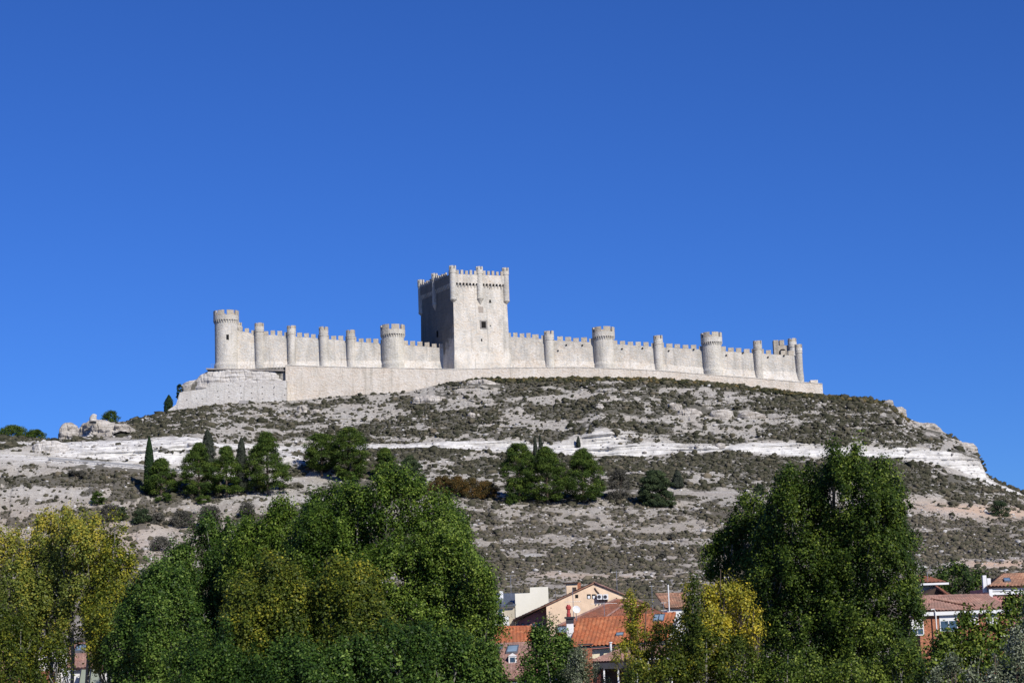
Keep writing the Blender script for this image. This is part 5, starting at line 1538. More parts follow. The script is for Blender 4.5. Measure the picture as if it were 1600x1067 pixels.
def window_at(parent, px0, px1, py0, py1, Y, frame='white', glass='glass', bars=1, shut=0.0, depth=0.06):
    """framed window standing on a wall plane facing the camera at distance Y"""
    a = P(px0, py0, Y); b_ = P(px1, py1, Y)
    x0, x1 = a.x, b_.x; z1_, z0_ = a.z, b_.z
    f = MB(); t_ = 0.07
    for (u0, u1, w0, w1) in ((x0, x1, z1_ - t_, z1_), (x0, x1, z0_, z0_ + t_), (x0, x0 + t_, z0_ + t_, z1_ - t_), (x1 - t_, x1, z0_ + t_, z1_ - t_)):
        f.box(u0, u1, Y - depth, Y + 0.02, w0, w1)
    for k in range(bars):
        xm = x0 + (x1 - x0) * (k + 1) / (bars + 1)
        f.box(xm - 0.03, xm + 0.03, Y - depth + 0.01, Y + 0.02, z0_ + t_, z1_ - t_)
    fo = f.build('window', M[frame], parent)
    g_ = MB(); g_.box(x0 + t_ / 2, x1 - t_ / 2, Y - 0.02, Y + 0.03, z0_ + t_ / 2, z1_ - t_ / 2); g_.build('pane', M[glass], fo)
    if shut > 0:
        g_ = MB(); g_.box(x0 + t_, x1 - t_, Y - 0.045, Y - 0.022, z1_ - (z1_ - z0_) * shut, z1_ - t_); g_.build('shutter', M['white'], fo)
    return fo


def roof_pt(quad, px, py):
    """point of a roof plane seen at a photo position"""
    a, b_, c_ = Vector(quad[0]), Vector(quad[1]), Vector(quad[3])
    n = (b_ - a).cross(c_ - a)
    o = Vector((0, 0, CAMZ)); d = P(px, py, 1.0) - o
    return o + d * (n.dot(a - o) / n.dot(d))


def skylight(parent, quad, pts, name='skylight', two=False):
    q = [roof_pt(quad, *p) for p in pts]
    n = (q[1] - q[0]).cross(q[3] - q[0]).normalized()
    if n.z < 0: n = -n
    fr = MB(); up_ = [p + n * 0.24 for p in q]
    m_ = [up_[0].lerp(up_[2], 0.5)] * 4
    inn = [p + (m_[0] - p) * 0.16 for p in up_]
    fr.add([p - n * 0.1 for p in q] + up_ + inn, [(0, 1, 5, 4), (1, 2, 6, 5), (2, 3, 7, 6), (3, 0, 4, 7), (4, 5, 9, 8), (5, 6, 10, 9), (6, 7, 11, 10), (7, 4, 8, 11)])
    if two:
        a = inn[0].lerp(inn[1], 0.5); b_ = inn[3].lerp(inn[2], 0.5); fr.tube([a + n * .02, b_ + n * .02], 0.06, 5)
    o = fr.build(name, M['zinc'], parent)
    g_ = MB(); g_.add([p - n * 0.03 for p in inn] + [p - n * 0.08 for p in inn], [(0, 1, 2, 3), (7, 6, 5, 4), (0, 4, 5, 1), (1, 5, 6, 2), (2, 6, 7, 3), (3, 7, 4, 0)])
    g_.build('pane', M['skyglass'], o)
    return o


def V3(px, py, Y):
    return P(px, py, Y)


def antenna(px, top, bot, Y, label, arms=((0.0, 0.9, 5),), name='tv_antenna', r=0.035, dish=False, white=False):
    a = P(px, bot, Y); b_ = P(px, top, Y)
    root = empty(name, a, label, 'antenna', 'television antennas on the roofs')
    m = MB(); m.tube([(a.x, Y, a.z - 0.5), (a.x, Y, b_.z)], r, 6); m.build('mast', M['white' if white else 'antenna'], root)
    for (dz, half, nel) in arms:
        m = MB(); z_ = b_.z - dz
        m.tube([(a.x - half, Y - 0.25 * half, z_), (a.x + half, Y + 0.25 * half, z_)], 0.022, 5)
        m.build('boom', M['antenna'], root)
        for k in range(nel):
            f = -1 + 2 * k / max(1, nel - 1)
            m = MB(); cx_ = a.x + f * half; l_ = 0.3
            m.tube([(cx_ + 0.05, Y + 0.25 * half * f - l_, z_ - 0.03), (cx_ - 0.05, Y + 0.25 * half * f + l_, z_ + 0.05)], 0.014, 4); m.build('element', M['antenna'], root)
    return root


# --- house with the bright orange roof (centre)
hd = empty('orange_roof_house', (P(970, 1010, 213).x, 213, 0), 'house with the large bright orange tiled roof in the centre of the town', 'house')
q = [V3(901, 968, 217.5), V3(1056, 957.5, 217.5), V3(1042, 1001, 211), V3(888.5, 1013, 211)]
RD = q
tiled('roof', q, M['tile_orange'], hd, pitch=0.44, amp=0.14)
back = [q[0], q[1], q[1] + Vector((-0.6, 6.5, -3.1)), q[0] + Vector((-0.9, 6.5, -3.1))]
tiled('roof', back, M['tile_orange'], hd, pitch=0.44, ridge=False)
xl, xr = q[3].x + 0.5, q[2].x - 0.2
s = MB()
for_ = [(xl, 211.6), (xr, 211.6), (xr, 223.3), (xl, 223.3)]
s.prism(for_, -0.4, [q[3].z - 0.3, q[2].z - 0.3, q[2].z - 0.3, q[3].z - 0.3]); s.build('wall', M['render_cream'], hd)
s = MB(); s.tube([(q[3].x, 210.9, q[3].z - 0.08), (q[2].x, 210.9, q[2].z - 0.08)], 0.09, 8); s.build('gutter', M['dark'], hd)
skylight(hd, q, [(1023, 961.5), (1039.5, 961), (1037, 972), (1020, 972)], two=True)
skylight(hd, q, [(963, 990.5), (975, 989.5), (974, 994), (962, 995)], name='roof_vent')
# white party wall on its right
pa = P(1042, 1001, 212); pb = P(1065, 964, 214); pc = P(1056, 958, 217.3)
s = MB(); s.prism([(pa.x + 0.45, 212), (P(1064, 1000, 214).x, 214.5), (P(1064, 1000, 214).x, 217.5), (pa.x + 1.3, 217.5)], -0.4, [P(1046, 990, 212).z, pb.z - 0.15, pb.z, pc.z - 0.9])
tag(s.build('white_annex', M['render_white'], loc=(pa.x, 213, 0)), 'narrow white rendered wall block at the right end of the bright orange roof', 'house')
# tall white chimney with red pot at its left
ch = empty('chimney_stack', P(892, 1000, 215), 'tall white chimney with red pot beside the left end of the bright orange roof', 'chimney')
a = P(892, 1012, 215); b_ = P(892, 973, 215)
s = MB(); s.box(a.x - 0.38, a.x + 0.38, 214.6, 215.4, 0, b_.z); s.build('shaft', M['render_white'], ch)
s = MB(); b2 = P(892, 963, 215); s.box(a.x - 0.42, a.x + 0.42, 214.5, 215.5, b_.z, b2.z - 0.2); s.box(a.x - 0.58, a.x + 0.58, 214.35, 215.65, b2.z - 0.198, b2.z); s.build('cap', M['dark'], ch)
s = MB(); zt2 = P(892, 944, 215).z; s.lathe((a.x - 0.1, 215), [(0.24, b2.z), (0.24, b2.z + 0.35), (0.18, b2.z + 0.45), (0.18, zt2 - 0.55), (0.28, zt2 - 0.5), (0.3, zt2 - 0.2), (0.2, zt2 - 0.15), (0.16, zt2)], 18); s.build('pot', M['redpot'], ch)
dsh = empty('satellite_dish', P(900, 965, 214.6), 'round white satellite dish right of the red chimney pot', 'satellite dish')
c_ = P(900.5, 952, 214.6)
s = MB(); nrm_ = Vector((0.15, -0.93, 0.33)).normalized(); aa = nrm_.orthogonal().normalized(); bb_ = nrm_.cross(aa)
vs = [c_ - nrm_ * 0.0]; fs2 = []
for ri in range(1, 5):
    for k in range(24):
        t_ = 2 * math.pi * k / 24; rr_ = 0.42 * ri / 4
        vs.append(c_ + aa * (rr_ * math.cos(t_)) + bb_ * (rr_ * 1.08 * math.sin(t_)) + nrm_ * (0.12 * (ri / 4) ** 2))
for k in range(24): fs2.append((0, 1 + k, 1 + (k + 1) % 24))
for ri in range(3):
    for k in range(24): fs2.append((1 + ri * 24 + k, 1 + (ri + 1) * 24 + k, 1 + (ri + 1) * 24 + (k + 1) % 24, 1 + ri * 24 + (k + 1) % 24))
nv = len(vs); fs3 = [tuple(i + nv for i in reversed(f)) for f in fs2]
s.add(vs + [v - nrm_ * 0.03 for v in vs], fs2 + fs3); s.build('dish', M['plastic'], dsh)
s = MB(); s.tube([c_ - nrm_ * 0.05, c_ - nrm_ * 0.3 + Vector((0, 0, -0.1)), Vector((c_.x, c_.y + .3, c_.z - 1.2))], 0.04, 6); s.tube([c_ + bb_ * -0.35, c_ + nrm_ * 0.5], 0.015, 5); s.build('mount', M['antenna'], dsh)
# pipe and brick chimney in front of the orange roof
s = MB(); a = P(954.5, 1016, 210.2); s.tube([(a.x, 210.2, a.z - 0.6), (a.x, 210.2, P(954, 1004, 210).z)], 0.12, 8); s.tube([(a.x, 210.2, P(954, 1004, 210).z), (a.x, 210.2, P(954, 1002.5, 210).z)], 0.2, 8)
tag(s.build('vent_pipe', M['plastic'], loc=(a.x, 210.2, a.z)), 'short white vent pipe at the eave of the bright orange roof', 'pipe')
bc = empty('brick_chimney', P(916, 1026, 203), 'squat brick chimney with a dark cowl below the bright orange roof', 'chimney')
a = P(906.5, 1030, 203); b_ = P(925, 1012, 203)
s = MB(); s.box(a.x, b_.x, 203, 204.2, a.z - 4, b_.z); s.build('shaft', M['brick'], bc)
s = MB(); zc_ = P(915, 1007, 203).z
for k in range(4): s.box([a.x, b_.x - 0.12][k % 2], [a.x + 0.12, b_.x][k % 2], [203.0, 204.08][k // 2], [203.12, 204.2][k // 2], b_.z, zc_)
s.box(a.x + 0.15, b_.x - 0.15, 203.15, 204.05, b_.z, zc_ - 0.05)
s.box(a.x - 0.15, b_.x + 0.15, 202.85, 204.35, zc_, zc_ + 0.12); s.build('cowl', M['dark'], bc)
# --- low house in front with porch and white pergola
he = empty('porch_house', (P(1000, 1040, 204).x, 204, 0), 'low house with faded brownish roof, dark porch and white pergola under the bright orange roof', 'house')
q = [V3(972, 1012, 209.6), V3(1075, 1008, 209.6), V3(1075, 1030, 203.5), V3(916, 1034, 203.5)]
tiled('roof', q, M['tile_pink'], he, pitch=0.3, amp=0.06)
q2 = [V3(925, 1027.5, 205.6), V3(972, 1012, 209.6), V3(916, 1034, 203.5), V3(912, 1036, 203.2)]
s = MB(); s.box(q[3].x + 0.3, q[2].x - 0.3, 203.3, 203.55, q[3].z - 0.75, q[3].z - 0.15); s.build('fascia', M['dark'], he)
s = MB(); s.prism([(q[3].x + 0.6, 205.2), (q[2].x - 0.4, 205.2), (q[2].x - 0.4, 209.4), (q[3].x + 0.6, 209.4)], -0.4, q[3].z - 0.1); s.build('wall', M['wood'], he)
for px_ in (943.5, 965.5, 990):
    a = P(px_, 1040, 203.6); s = MB(); s.box(a.x - 0.08, a.x + 0.08, 203.5, 203.66, 0, q[3].z - 0.75); s.build('post', M['white'], he)
a = P(925, 1040, 203.9); b_ = P(942, 1040, 203.9)
s = MB()
xs_ = np.linspace(a.x, b_.x, 15)
for i in range(14): s.hexa([(xs_[i], 203.9 + 0.1 * (i % 2), 0.4), (xs_[i + 1], 203.9 + 0.1 * ((i + 1) % 2), 0.4), (xs_[i + 1], 204.0 + 0.1 * ((i + 1) % 2), 0.4), (xs_[i], 204.0 + 0.1 * (i % 2), 0.4), (xs_[i], 203.9 + 0.1 * (i % 2), a.z + 0.1), (xs_[i + 1], 203.9 + 0.1 * ((i + 1) % 2), a.z + 0.1), (xs_[i + 1], 204.0 + 0.1 * ((i + 1) % 2), a.z + 0.1), (xs_[i], 204.0 + 0.1 * (i % 2), a.z + 0.1)])
s.build('curtain', plain('red_brown_cloth', (0.16, 0.06, 0.05), 0.2, 2.0), he)
pg = empty('pergola', (P(1040, 1030, 199).x, 199, 0), 'white metal pergola frame right of the porch', 'pergola')
a = P(993, 1029, 199); b_ = P(1068, 1028, 199)
for i, yy_ in enumerate((199, 202.6)):
    s = MB(); s.box(a.x, b_.x, yy_ - 0.07, yy_ + 0.07, a.z - 0.12, a.z + 0.06); s.build('beam', M['white'], pg)
for k in range(5):
    x_ = a.x + 0.1 + (b_.x - a.x - 0.2) * k / 4; s = MB(); s.box(x_ - 0.06, x_ + 0.06, 198.94, 199.06, 0, a.z - 0.121); s.build('post', M['white'], pg)
    s = MB(); s.box(x_ - 0.04, x_ + 0.04, 199.07, 202.53, a.z - 0.1, a.z + 0.02); s.build('rafter', M['white'], pg)
s = MB(); z_ = P(1030, 1044, 199).z; s.box(a.x, b_.x, 198.97, 199.03, z_ - 0.05, z_ + 0.05); s.build('rail', M['white'], pg)
# --- small orange roof left and its faded lower roof
hf = empty('small_orange_roof_house', (P(800, 1000, 208).x, 208, 0), 'house with small orange roof above a faded brown one, left of the small dark tree', 'house')
q = [V3(774, 980, 214), V3(832, 979, 214), V3(836, 1003, 209.5), V3(770, 1006, 209.5)]
tiled('roof', q, M['tile_orange'], hf, pitch=0.4)
q = [V3(762, 1007, 209.0), V3(832, 1004, 209.0), V3(838, 1060, 201), V3(752, 1062, 201)]
tiled('roof', q, M['tile_pink'], hf, pitch=0.3, amp=0.05, label='faded brownish lower roof slope')
s = MB(); s.prism([(q[3].x + 0.3, 201.3), (q[2].x - 0.3, 201.3), (q[2].x - 0.3, 218), (q[3].x + 0.3, 218)], -0.4, [q[3].z - 0.3, q[2].z - 0.3, P(832, 1000, 214).z, P(774, 1000, 214).z]); s.build('wall', M['render_white'], hf)
skylight(hf, q, [(793.5, 1010.5), (811, 1009.5), (808.5, 1020.5), (790.5, 1021.5)])
dm = MB(); a = roof_pt(q, 801, 1034); w_ = 0.42
dm.prism([(a.x - w_, a.y - 0.1), (a.x + w_, a.y - 0.1), (a.x + w_, a.y + 1.6), (a.x - w_, a.y + 1.6)], a.z - 0.2, a.z + 0.62)
dm.add([(a.x - w_ - .08, a.y - .16, a.z + 0.62), (a.x + w_ + .08, a.y - .16, a.z + 0.62), (a.x, a.y - .16, a.z + 0.95), (a.x - w_ - .08, a.y + 1.7, a.z + 0.62), (a.x + w_ + .08, a.y + 1.7, a.z + 0.62), (a.x, a.y + 1.7, a.z + 0.95)], [(0, 1, 2), (5, 4, 3), (0, 2, 5, 3), (1, 4, 5, 2), (0, 3, 4, 1)])
dmo = dm.build('dormer', M['render_white'], hf)
s = MB(); s.box(a.x - 0.26, a.x + 0.26, a.y - 0.13, a.y - 0.05, a.z + 0.0, a.z + 0.5); s.build('pane', M['glass'], dmo)
cw = empty('white_chimney', P(767, 1020, 206), 'stubby white chimney with red pot at the edge of the poplars', 'chimney')
a = P(762.5, 1028, 206); b_ = P(772.5, 1001, 206)
s = MB(); s.box(a.x, b_.x, 206, 206.8, a.z - 2, b_.z); s.build('shaft', M['render_white'], cw)
s = MB(); s.lathe(((a.x + b_.x) / 2, 206.4), [(0.25, b_.z), (0.22, b_.z + 0.5), (0.28, b_.z + 0.55), (0.28, b_.z + 0.75), (0.15, b_.z + 0.9)], 14); s.build('pot', M['redpot'], cw)
sd = MB(); c_ = P(781, 1012, 206.5); sd.lathe((c_.x, 206.6), [(0.05, c_.z - 0.9), (0.05, c_.z - 0.2), (0.28, c_.z - 0.1), (0.32, c_.z + 0.4), (0.1, c_.z + 0.45)], 12)
tag(sd.build('roof_vent', M['zinc'], loc=c_), 'small grey roof cowl right of the stubby white chimney', 'vent')
# small red roof and glazed wall between tree and orange roof
hr = empty('glazed_gallery', (P(880, 990, 222).x, 222, 0), 'glazed gallery with a small red roof strip left of the tall white chimney', 'house')
q = [V3(870, 989, 222), V3(890, 988, 222), V3(890, 998, 219), V3(868, 1000, 219)]
tiled('roof', q, M['tile_orange'], hr, pitch=0.4, ridge=False)
q_ = [V3(868, 972, 222.5), V3(902, 960, 228), V3(902, 966, 226), V3(868, 978, 221)]
a = P(869, 990, 222.4); b_ = P(889, 990, 222.4)
s = MB(); s.box(a.x, b_.x, 222.4, 227, 0, P(880, 978, 222).z); s.build('wall', M['wood'], hr)
window_at(hr, 871, 888, 978.5, 987.5, 222.38, frame='zinc', glass='skyglass', bars=3)
# --- big weathered red hip roof behind
hc = empty('red_hip_roof_house', (P(965, 960, 240).x, 240, 0), 'large house with weathered dark red hipped roof behind the bright orange roof', 'house')
apx = V3(975, 936, 246)
q = [V3(963, 937.5, 246), V3(986, 937, 246), V3(1036, 968, 234), V3(872, 979, 234)]
tiled('roof', q, M['tile_red'], hc, pitch=0.42)
q3 = [V3(986, 937, 246), V3(987, 937.2, 247), V3(1036, 958, 256), V3(1036, 968, 234)]
tiled('roof', q3, M['tile_red'], hc, pitch=0.42, ridge=False)
s = MB(); s.prism([(q[3].x + 0.8, 234.6), (q[2].x - 0.6, 234.6), (q[2].x - 0.6, 256), (q[3].x + 0.8, 256)], -0.4, q[3].z - 0.2); s.build('wall', M['render_pink'], hc)
s = MB(); a = P(962, 943.5, 243.5); b_ = P(996, 944, 243.5)
s.add([(a.x, 243.0, a.z - 0.4), (b_.x, 243.0, b_.z - 0.4), ((a.x + b_.x) / 2, 243.0, P(978, 935, 243).z), (a.x, 246.5, a.z - 0.4), (b_.x, 246.5, b_.z - 0.4), ((a.x + b_.x) / 2, 246.5, P(978, 935, 243).z)], [(0, 1, 2), (5, 4, 3), (0, 2, 5, 3), (1, 4, 5, 2), (0, 3, 4, 1)])
s.build('gable', M['render_pink'], hc)
rl_ = MB(); rl_.tube([q[0] + Vector((0, 0, .15)), q[3] + Vector((0, 0, .15))], 0.14, 6); rl_.tube([V3(975, 944, 243), V3(940, 968, 235)], 0.12, 6); rl_.build('hip_tiles', M['tile_pink'], hc)
# --- salmon gable house
hb_ = empty('salmon_gable_house', (P(925, 940, 262).x, 262, 0), 'big salmon coloured gable house with two air conditioners', 'house')
YG = 262.0
g0 = P(853.5, 946, YG); g1 = P(928.5, 912.5, YG); g2 = P(1011, 944.5, YG)
s = MB()
yb_ = YG + 16
pr_ = [(g0.x, g0.z), (g1.x, g1.z), (g2.x, g2.z)]
s.add([(g0.x, YG, 0), (g2.x, YG, 0), (g2.x, YG, g2.z), (g1.x, YG, g1.z), (g0.x, YG, g0.z), (g0.x, yb_, 0), (g2.x, yb_, 0), (g2.x, yb_, g2.z), (g1.x, yb_, g1.z), (g0.x, yb_, g0.z)],
      [(0, 1, 2, 3, 4), (9, 8, 7, 6, 5), (0, 4, 9, 5), (1, 6, 7, 2), (2, 7, 8, 3), (3, 8, 9, 4), (0, 5, 6, 1)])
s.build('wall', M['render_salmon'], hb_)
Lq = [Vector((g1.x + 0.05, YG - 0.25, g1.z + 0.28)), Vector((g1.x + 0.05, yb_, g1.z + 0.28)), P(801, 970.5, YG + 1), P(801, 970.5, YG + 1)]
e0 = P(801.5, 969.5, YG - 0.25)
q = [Vector((g1.x, YG - 0.2, g1.z + 0.25)), Vector((g1.x, yb_, g1.z + 0.25)), Vector((e0.x, yb_, e0.z + 0.1)), Vector((e0.x, YG - 0.2, e0.z + 0.1))]
tiled('roof', q, M['tile_brown'], hb_, pitch=0.42, label='left roof slope with long overhanging eave')
e2 = P(1013, 946, YG)
q = [Vector((g1.x, YG - 0.2, g1.z + 0.25)), Vector((g1.x, yb_, g1.z + 0.25)), Vector((e2.x, yb_, e2.z + 0.22)), Vector((e2.x, YG - 0.2, e2.z + 0.22))]
tiled('roof', q, M['tile_pink'], hb_, pitch=0.42, ridge=False)
s = MB(); s.hexa([(e0.x + 0.6, YG + 2.2, 0), (g0.x, YG + 2.2, 0), (g0.x, yb_ - .2, 0), (e0.x + .6, yb_ - .2, 0), (e0.x + .6, YG + 2.2, e0.z - .15), (g0.x, YG + 2.2, g0.z - .1), (g0.x, yb_ - .2, g0.z - .1), (e0.x + .6, yb_ - .2, e0.z - .15)]); s.build('side_wall', M['render_pink'], hb_)
for k in range(5):
    window_at(hb_, 806 + k * 8.5, 811 + k * 8.5, 974 - k * 0.3, 986, YG + 2.18, frame='dark', bars=0)
def small_win(parent, px0, px1, py0, py1, Y, mat='black'):
    s = MB(); a = P(px0, py0, Y); b_ = P(px1, py1, Y); s.box(a.x, b_.x, Y - 0.05, Y + 0.1, b_.z, a.z); return s.build('window', M[mat], parent)
small_win(hb_, 898.8, 903.6, 928.6, 933.6, YG)
for (x0, x1) in ((917.2, 923.2), (925, 931)):
    w_ = small_win(hb_, x0, x1, 928, 934.5, YG)
    s = MB(); a = P(x0 + 1, 930.5, YG); b_ = P(x1 - 1.2, 934.5, YG); s.box(a.x, b_.x, YG - 0.09, YG - 0.052, b_.z, a.z); s.build('curtain', M['white'], w_)
for px_, lb in ((937, 'left one of two white air conditioners on the salmon gable'), (946.5, 'right one of two white air conditioners on the salmon gable')):
    ac = empty('air_conditioner', P(px_, 936, YG - 0.5), lb, 'air conditioner', 'air conditioners on the salmon gable')
    a = P(px_ - 4.2, 928, YG - 0.6); b_ = P(px_ + 4.2, 936, YG - 0.6)
    s = MB(); s.box(a.x, b_.x, YG - 0.62, YG - 0.15, b_.z, a.z); s.build('case', M['plastic'], ac)
    s = MB(); cx_ = a.x + 0.28; cz_ = (a.z + b_.z) / 2
    ring = [(cx_ + 0.24 * math.cos(t_), YG - 0.64, cz_ + 0.24 * math.sin(t_)) for t_ in np.linspace(0, 2 * math.pi, 19)[:-1]]
    s.add(ring + [(x, YG - 0.615, z) for x, y, z in ring], [tuple(range(18)), tuple(reversed(range(18, 36)))] + [(i, (i + 1) % 18, 18 + (i + 1) % 18, 18 + i) for i in range(18)]); s.build('fan', M['dark'], ac)
    s = MB(); s.box(a.x + 0.1, a.x + 0.16, YG - 0.6, YG, b_.z - 0.3, b_.z - 0.003); s.box(b_.x - 0.16, b_.x - 0.1, YG - 0.6, YG, b_.z - 0.3, b_.z - 0.003); s.build('bracket', M['dark'], ac)
s = MB(); s.tube([P(929, 918, YG - .05), P(932, 923, YG - .05), P(936, 927, YG - .05)], 0.09, 5); s.build('cable', M['wood'], hb_)
s = MB(); a = P(885.5, 932, YG + 3); b_ = P(902, 911, YG + 3); s.box(a.x, b_.x, YG + 3, YG + 6, a.z - 2, b_.z); co = s.build('chimney', M['render_salmon'], hb_)
s = MB(); s.box(a.x - 0.25, b_.x + 0.12, YG + 2.7, YG + 6.3, b_.z + .003, b_.z + 0.18); s.build('cap', M['wood'], co)
s = MB(); s.box(P(903, 911, YG + 3).x - 0.2, P(907.5, 911, YG + 3).x, YG + 3.4, YG + 4.4, a.z - 1, P(905, 909.5, YG + 3).z); s.build('flue', M['brick'], co)
s = MB(); a = P(894.5, 926, YG + 3); b_ = P(900.5, 917, YG + 3); s.box(a.x, b_.x, YG + 2.95, YG + 3.05, a.z, b_.z); s.build('opening', M['wood'], co)
# --- white block and zinc roof house
YA = 272.0
ha = empty('zinc_roof_house', (P(800, 950, YA).x, YA, 0), 'house with grey zinc roof and tall blank cream white wall', 'house')
s = MB()
fx_ = [P(804.6, 927, YA), P(828, 926, YA), P(828, 917.3, YA), P(856.3, 916.3, YA), P(857.5, 960, YA)]
s.add([(p.x, YA, p.z) for p in fx_[:-1]] + [(fx_[3].x, YA, 0), (fx_[0].x, YA, 0)] + [(p.x, YA + 0.8, p.z) for p in fx_[:-1]] + [(fx_[3].x, YA + .8, 0), (fx_[0].x, YA + .8, 0)],
      [(5, 4, 3, 2, 1, 0), (6, 7, 8, 9, 10, 11)] + [(i, (i + 1) % 6, 6 + (i + 1) % 6, 6 + i) for i in range(6)])
s.build('firewall', plain('cream_white_render', (0.78, 0.74, 0.62), 0.05, 0.6), ha)
q = [V3(752, 927, YA + 5), V3(824, 926, YA + 5), V3(804.3, 945.5, YA - 0.6), V3(752, 949, YA - 0.6)]
s = MB(); s.slab(q, 0.15)
for k in range(15):
    f = k / 14; s.tube([Vector(q[0]).lerp(Vector(q[1]), f) + Vector((0, 0, .04)), Vector(q[3]).lerp(Vector(q[2]), f) + Vector((0, 0, .04))], 0.035, 4)
s.build('roof', M['zinc'], ha)
s = MB(); a = P(752, 949, YA); b_ = P(804, 946, YA); s.prism([(a.x, YA), (b_.x - 0.01, YA), (b_.x - 0.01, YA + 9), (a.x, YA + 9)], -0.4, [a.z - .3, b_.z - .3, b_.z - .3, a.z - .3]); s.build('wall', M['render_beige'], ha)
window_at(ha, 777.5, 785.5, 951.5, 965.5, YA, bars=0)
window_at(ha, 766, 773, 962, 970, YA, bars=0)
s = MB(); a = P(773, 975, YA - 1.2); b_ = P(795, 962, YA - 1.2); s.box(a.x, P(786, 962, YA).x, YA - 1.4, YA - 0.001, a.z - 1.5, P(780, 968, YA).z); s.box(P(786.3, 962, YA).x, b_.x, YA - 1.2, YA - 0.002, a.z - 1.5, b_.z); s.build('balcony', M['render_white'], ha)
s = MB(); a = P(780.5, 929, YA + 3); b_ = P(786, 923, YA + 3); s.box(a.x, b_.x, YA + 3, YA + 3.6, a.z - 1, b_.z); s.build('chimney', M['white'], ha)
s = MB(); a = P(794, 944, YA + 0.4); b_ = P(801, 940, YA + .4); s.box(a.x, b_.x, YA - 0.1, YA + .5, a.z - .2, b_.z); s.build('roof_hatch', M['dark'], ha)
# --- far brown roof right of centre
hg = empty('far_brown_roof_house', (P(1047, 945, 300).x, 300, 0), 'distant house with brown mixed tile roof between the antennas and the yellow tree', 'house')
q = [V3(1024, 928, 303), V3(1072, 926.5, 303), V3(1074, 949, 296), V3(1040, 950, 296)]
tiled('roof', q, M['tile_brown'], hg, pitch=0.45)
s = MB(); s.prism([(q[3].x + 0.3, 296.4), (q[2].x, 296.4), (q[2].x, 304), (q[3].x + 0.3, 304)], -0.4, q[3].z - 0.2); s.build('wall', M['render_white'], hg)
# --- antennas
antenna(798.6, 898, 927, 270, 'slim antenna mast on the zinc roof', ((0.1, 0.7, 6),))
antenna(868, 923, 936, 268, 'short thin rod on the salmon house left slope', ())
antenna(964.5, 891.5, 926, 264, 'tallest antenna mast with a cross arm above the salmon gable', ((0.15, 0.75, 6),))
antenna(896.2, 918, 962, 225, 'antenna mast rising behind the red chimney pot', ((1.6, 0.9, 7),))
antenna(944.5, 940, 962, 236, 'low antenna with a slanting boom on the dark red roof', ((0.2, 1.6, 8),))
antenna(975.5, 934, 958, 243, 'thin mast beside the pink gable, left one', ())
antenna(993.5, 944, 962, 240, 'thin mast beside the pink gable, right one', ((0.1, 0.5, 4),))
antenna(1020, 914, 956, 230, 'slender dark mast at the right end of the dark red roof', ((0.1, 0.3, 3),))
antenna(1046, 913, 958, 226, 'thick white pole antenna above the skylight', (), r=0.07, white=True)
antenna(1037.5, 940, 960, 228, 'white frame aerial left of the thick white pole', ((0.1, 0.35, 3), (1.0, 0.35, 3)))

# --- right hand side houses
hh = empty('brick_house', (P(1500, 960, 150).x, 150, 0), 'brick house with wide faded pink roof and white shutters on the right', 'house')
q = [V3(1440, 932.5, 158), V3(1545, 930, 158), V3(1585, 953, 151), V3(1432, 954, 151)]
tiled('roof', q, M['tile_pink'], hh, pitch=0.27, amp=0.045, course=0.35)
s = MB(); s.tube([V3(1455, 937, 156.6) + Vector((0, 0, .1)), V3(1520, 949, 152.5) + Vector((0, 0, .1))], 0.08, 6); s.build('hip_tiles', M['tile_brown'], hh)
s = MB(); s.box(q[3].x + 0.2, q[2].x - 0.2, 151.25, 157.5, -0.4, q[3].z - 0.45); s.build('wall', M['brick'], hh)
s = MB(); s.box(q[3].x, q[2].x, 150.95, 151.2, q[3].z - 0.40, q[3].z - 0.12); s.build('fascia', M['white'], hh)
YW2 = 151.25
window_at(hh, 1467, 1497, 958, 986, YW2, bars=1, shut=0.42)
window_at(hh, 1512, 1529, 958, 975, YW2, bars=1, shut=0.9)
window_at(hh, 1540, 1560, 958, 975, YW2, bars=1, shut=0.9)
window_at(hh, 1422, 1444, 968, 992, YW2, bars=1, shut=0.6)
s = MB(); a = P(1455, 952, 150.8); s.tube([(a.x, 150.85, a.z), (a.x + .25, 150.85, a.z + 0.03), (a.x + .33, 150.85, a.z - .2), (a.x + .35, 150.95, 0)], 0.05, 6); s.build('downpipe', M['white'], hh)
hi_ = empty('dark_gabled_house', (P(1455, 915, 215).x, 215, 0), 'house with two small red roofs half hidden behind the tallest right tree', 'house')
q = [V3(1436, 901, 220), V3(1455, 902.5, 220), V3(1482, 909.5, 215), V3(1436, 910, 215)]
tiled('roof', q, M['tile_red'], hi_, pitch=0.42)
s = MB(); s.box(q[3].x, q[2].x, 214.8, 214.95, q[3].z - 0.3, q[3].z - 0.08); s.build('fascia', M['white'], hi_)
s = MB(); s.box(q[3].x, P(1468, 910, 215).x, 215.6, 221, -0.4, q[3].z - 0.2); s.build('wall', M['render_beige'], hi_)
q = [V3(1461, 915, 213), V3(1464, 915, 216), V3(1487, 931, 216), V3(1484, 931, 209)]
tiled('roof', q, M['tile_red'], hi_, pitch=0.35, ridge=False)
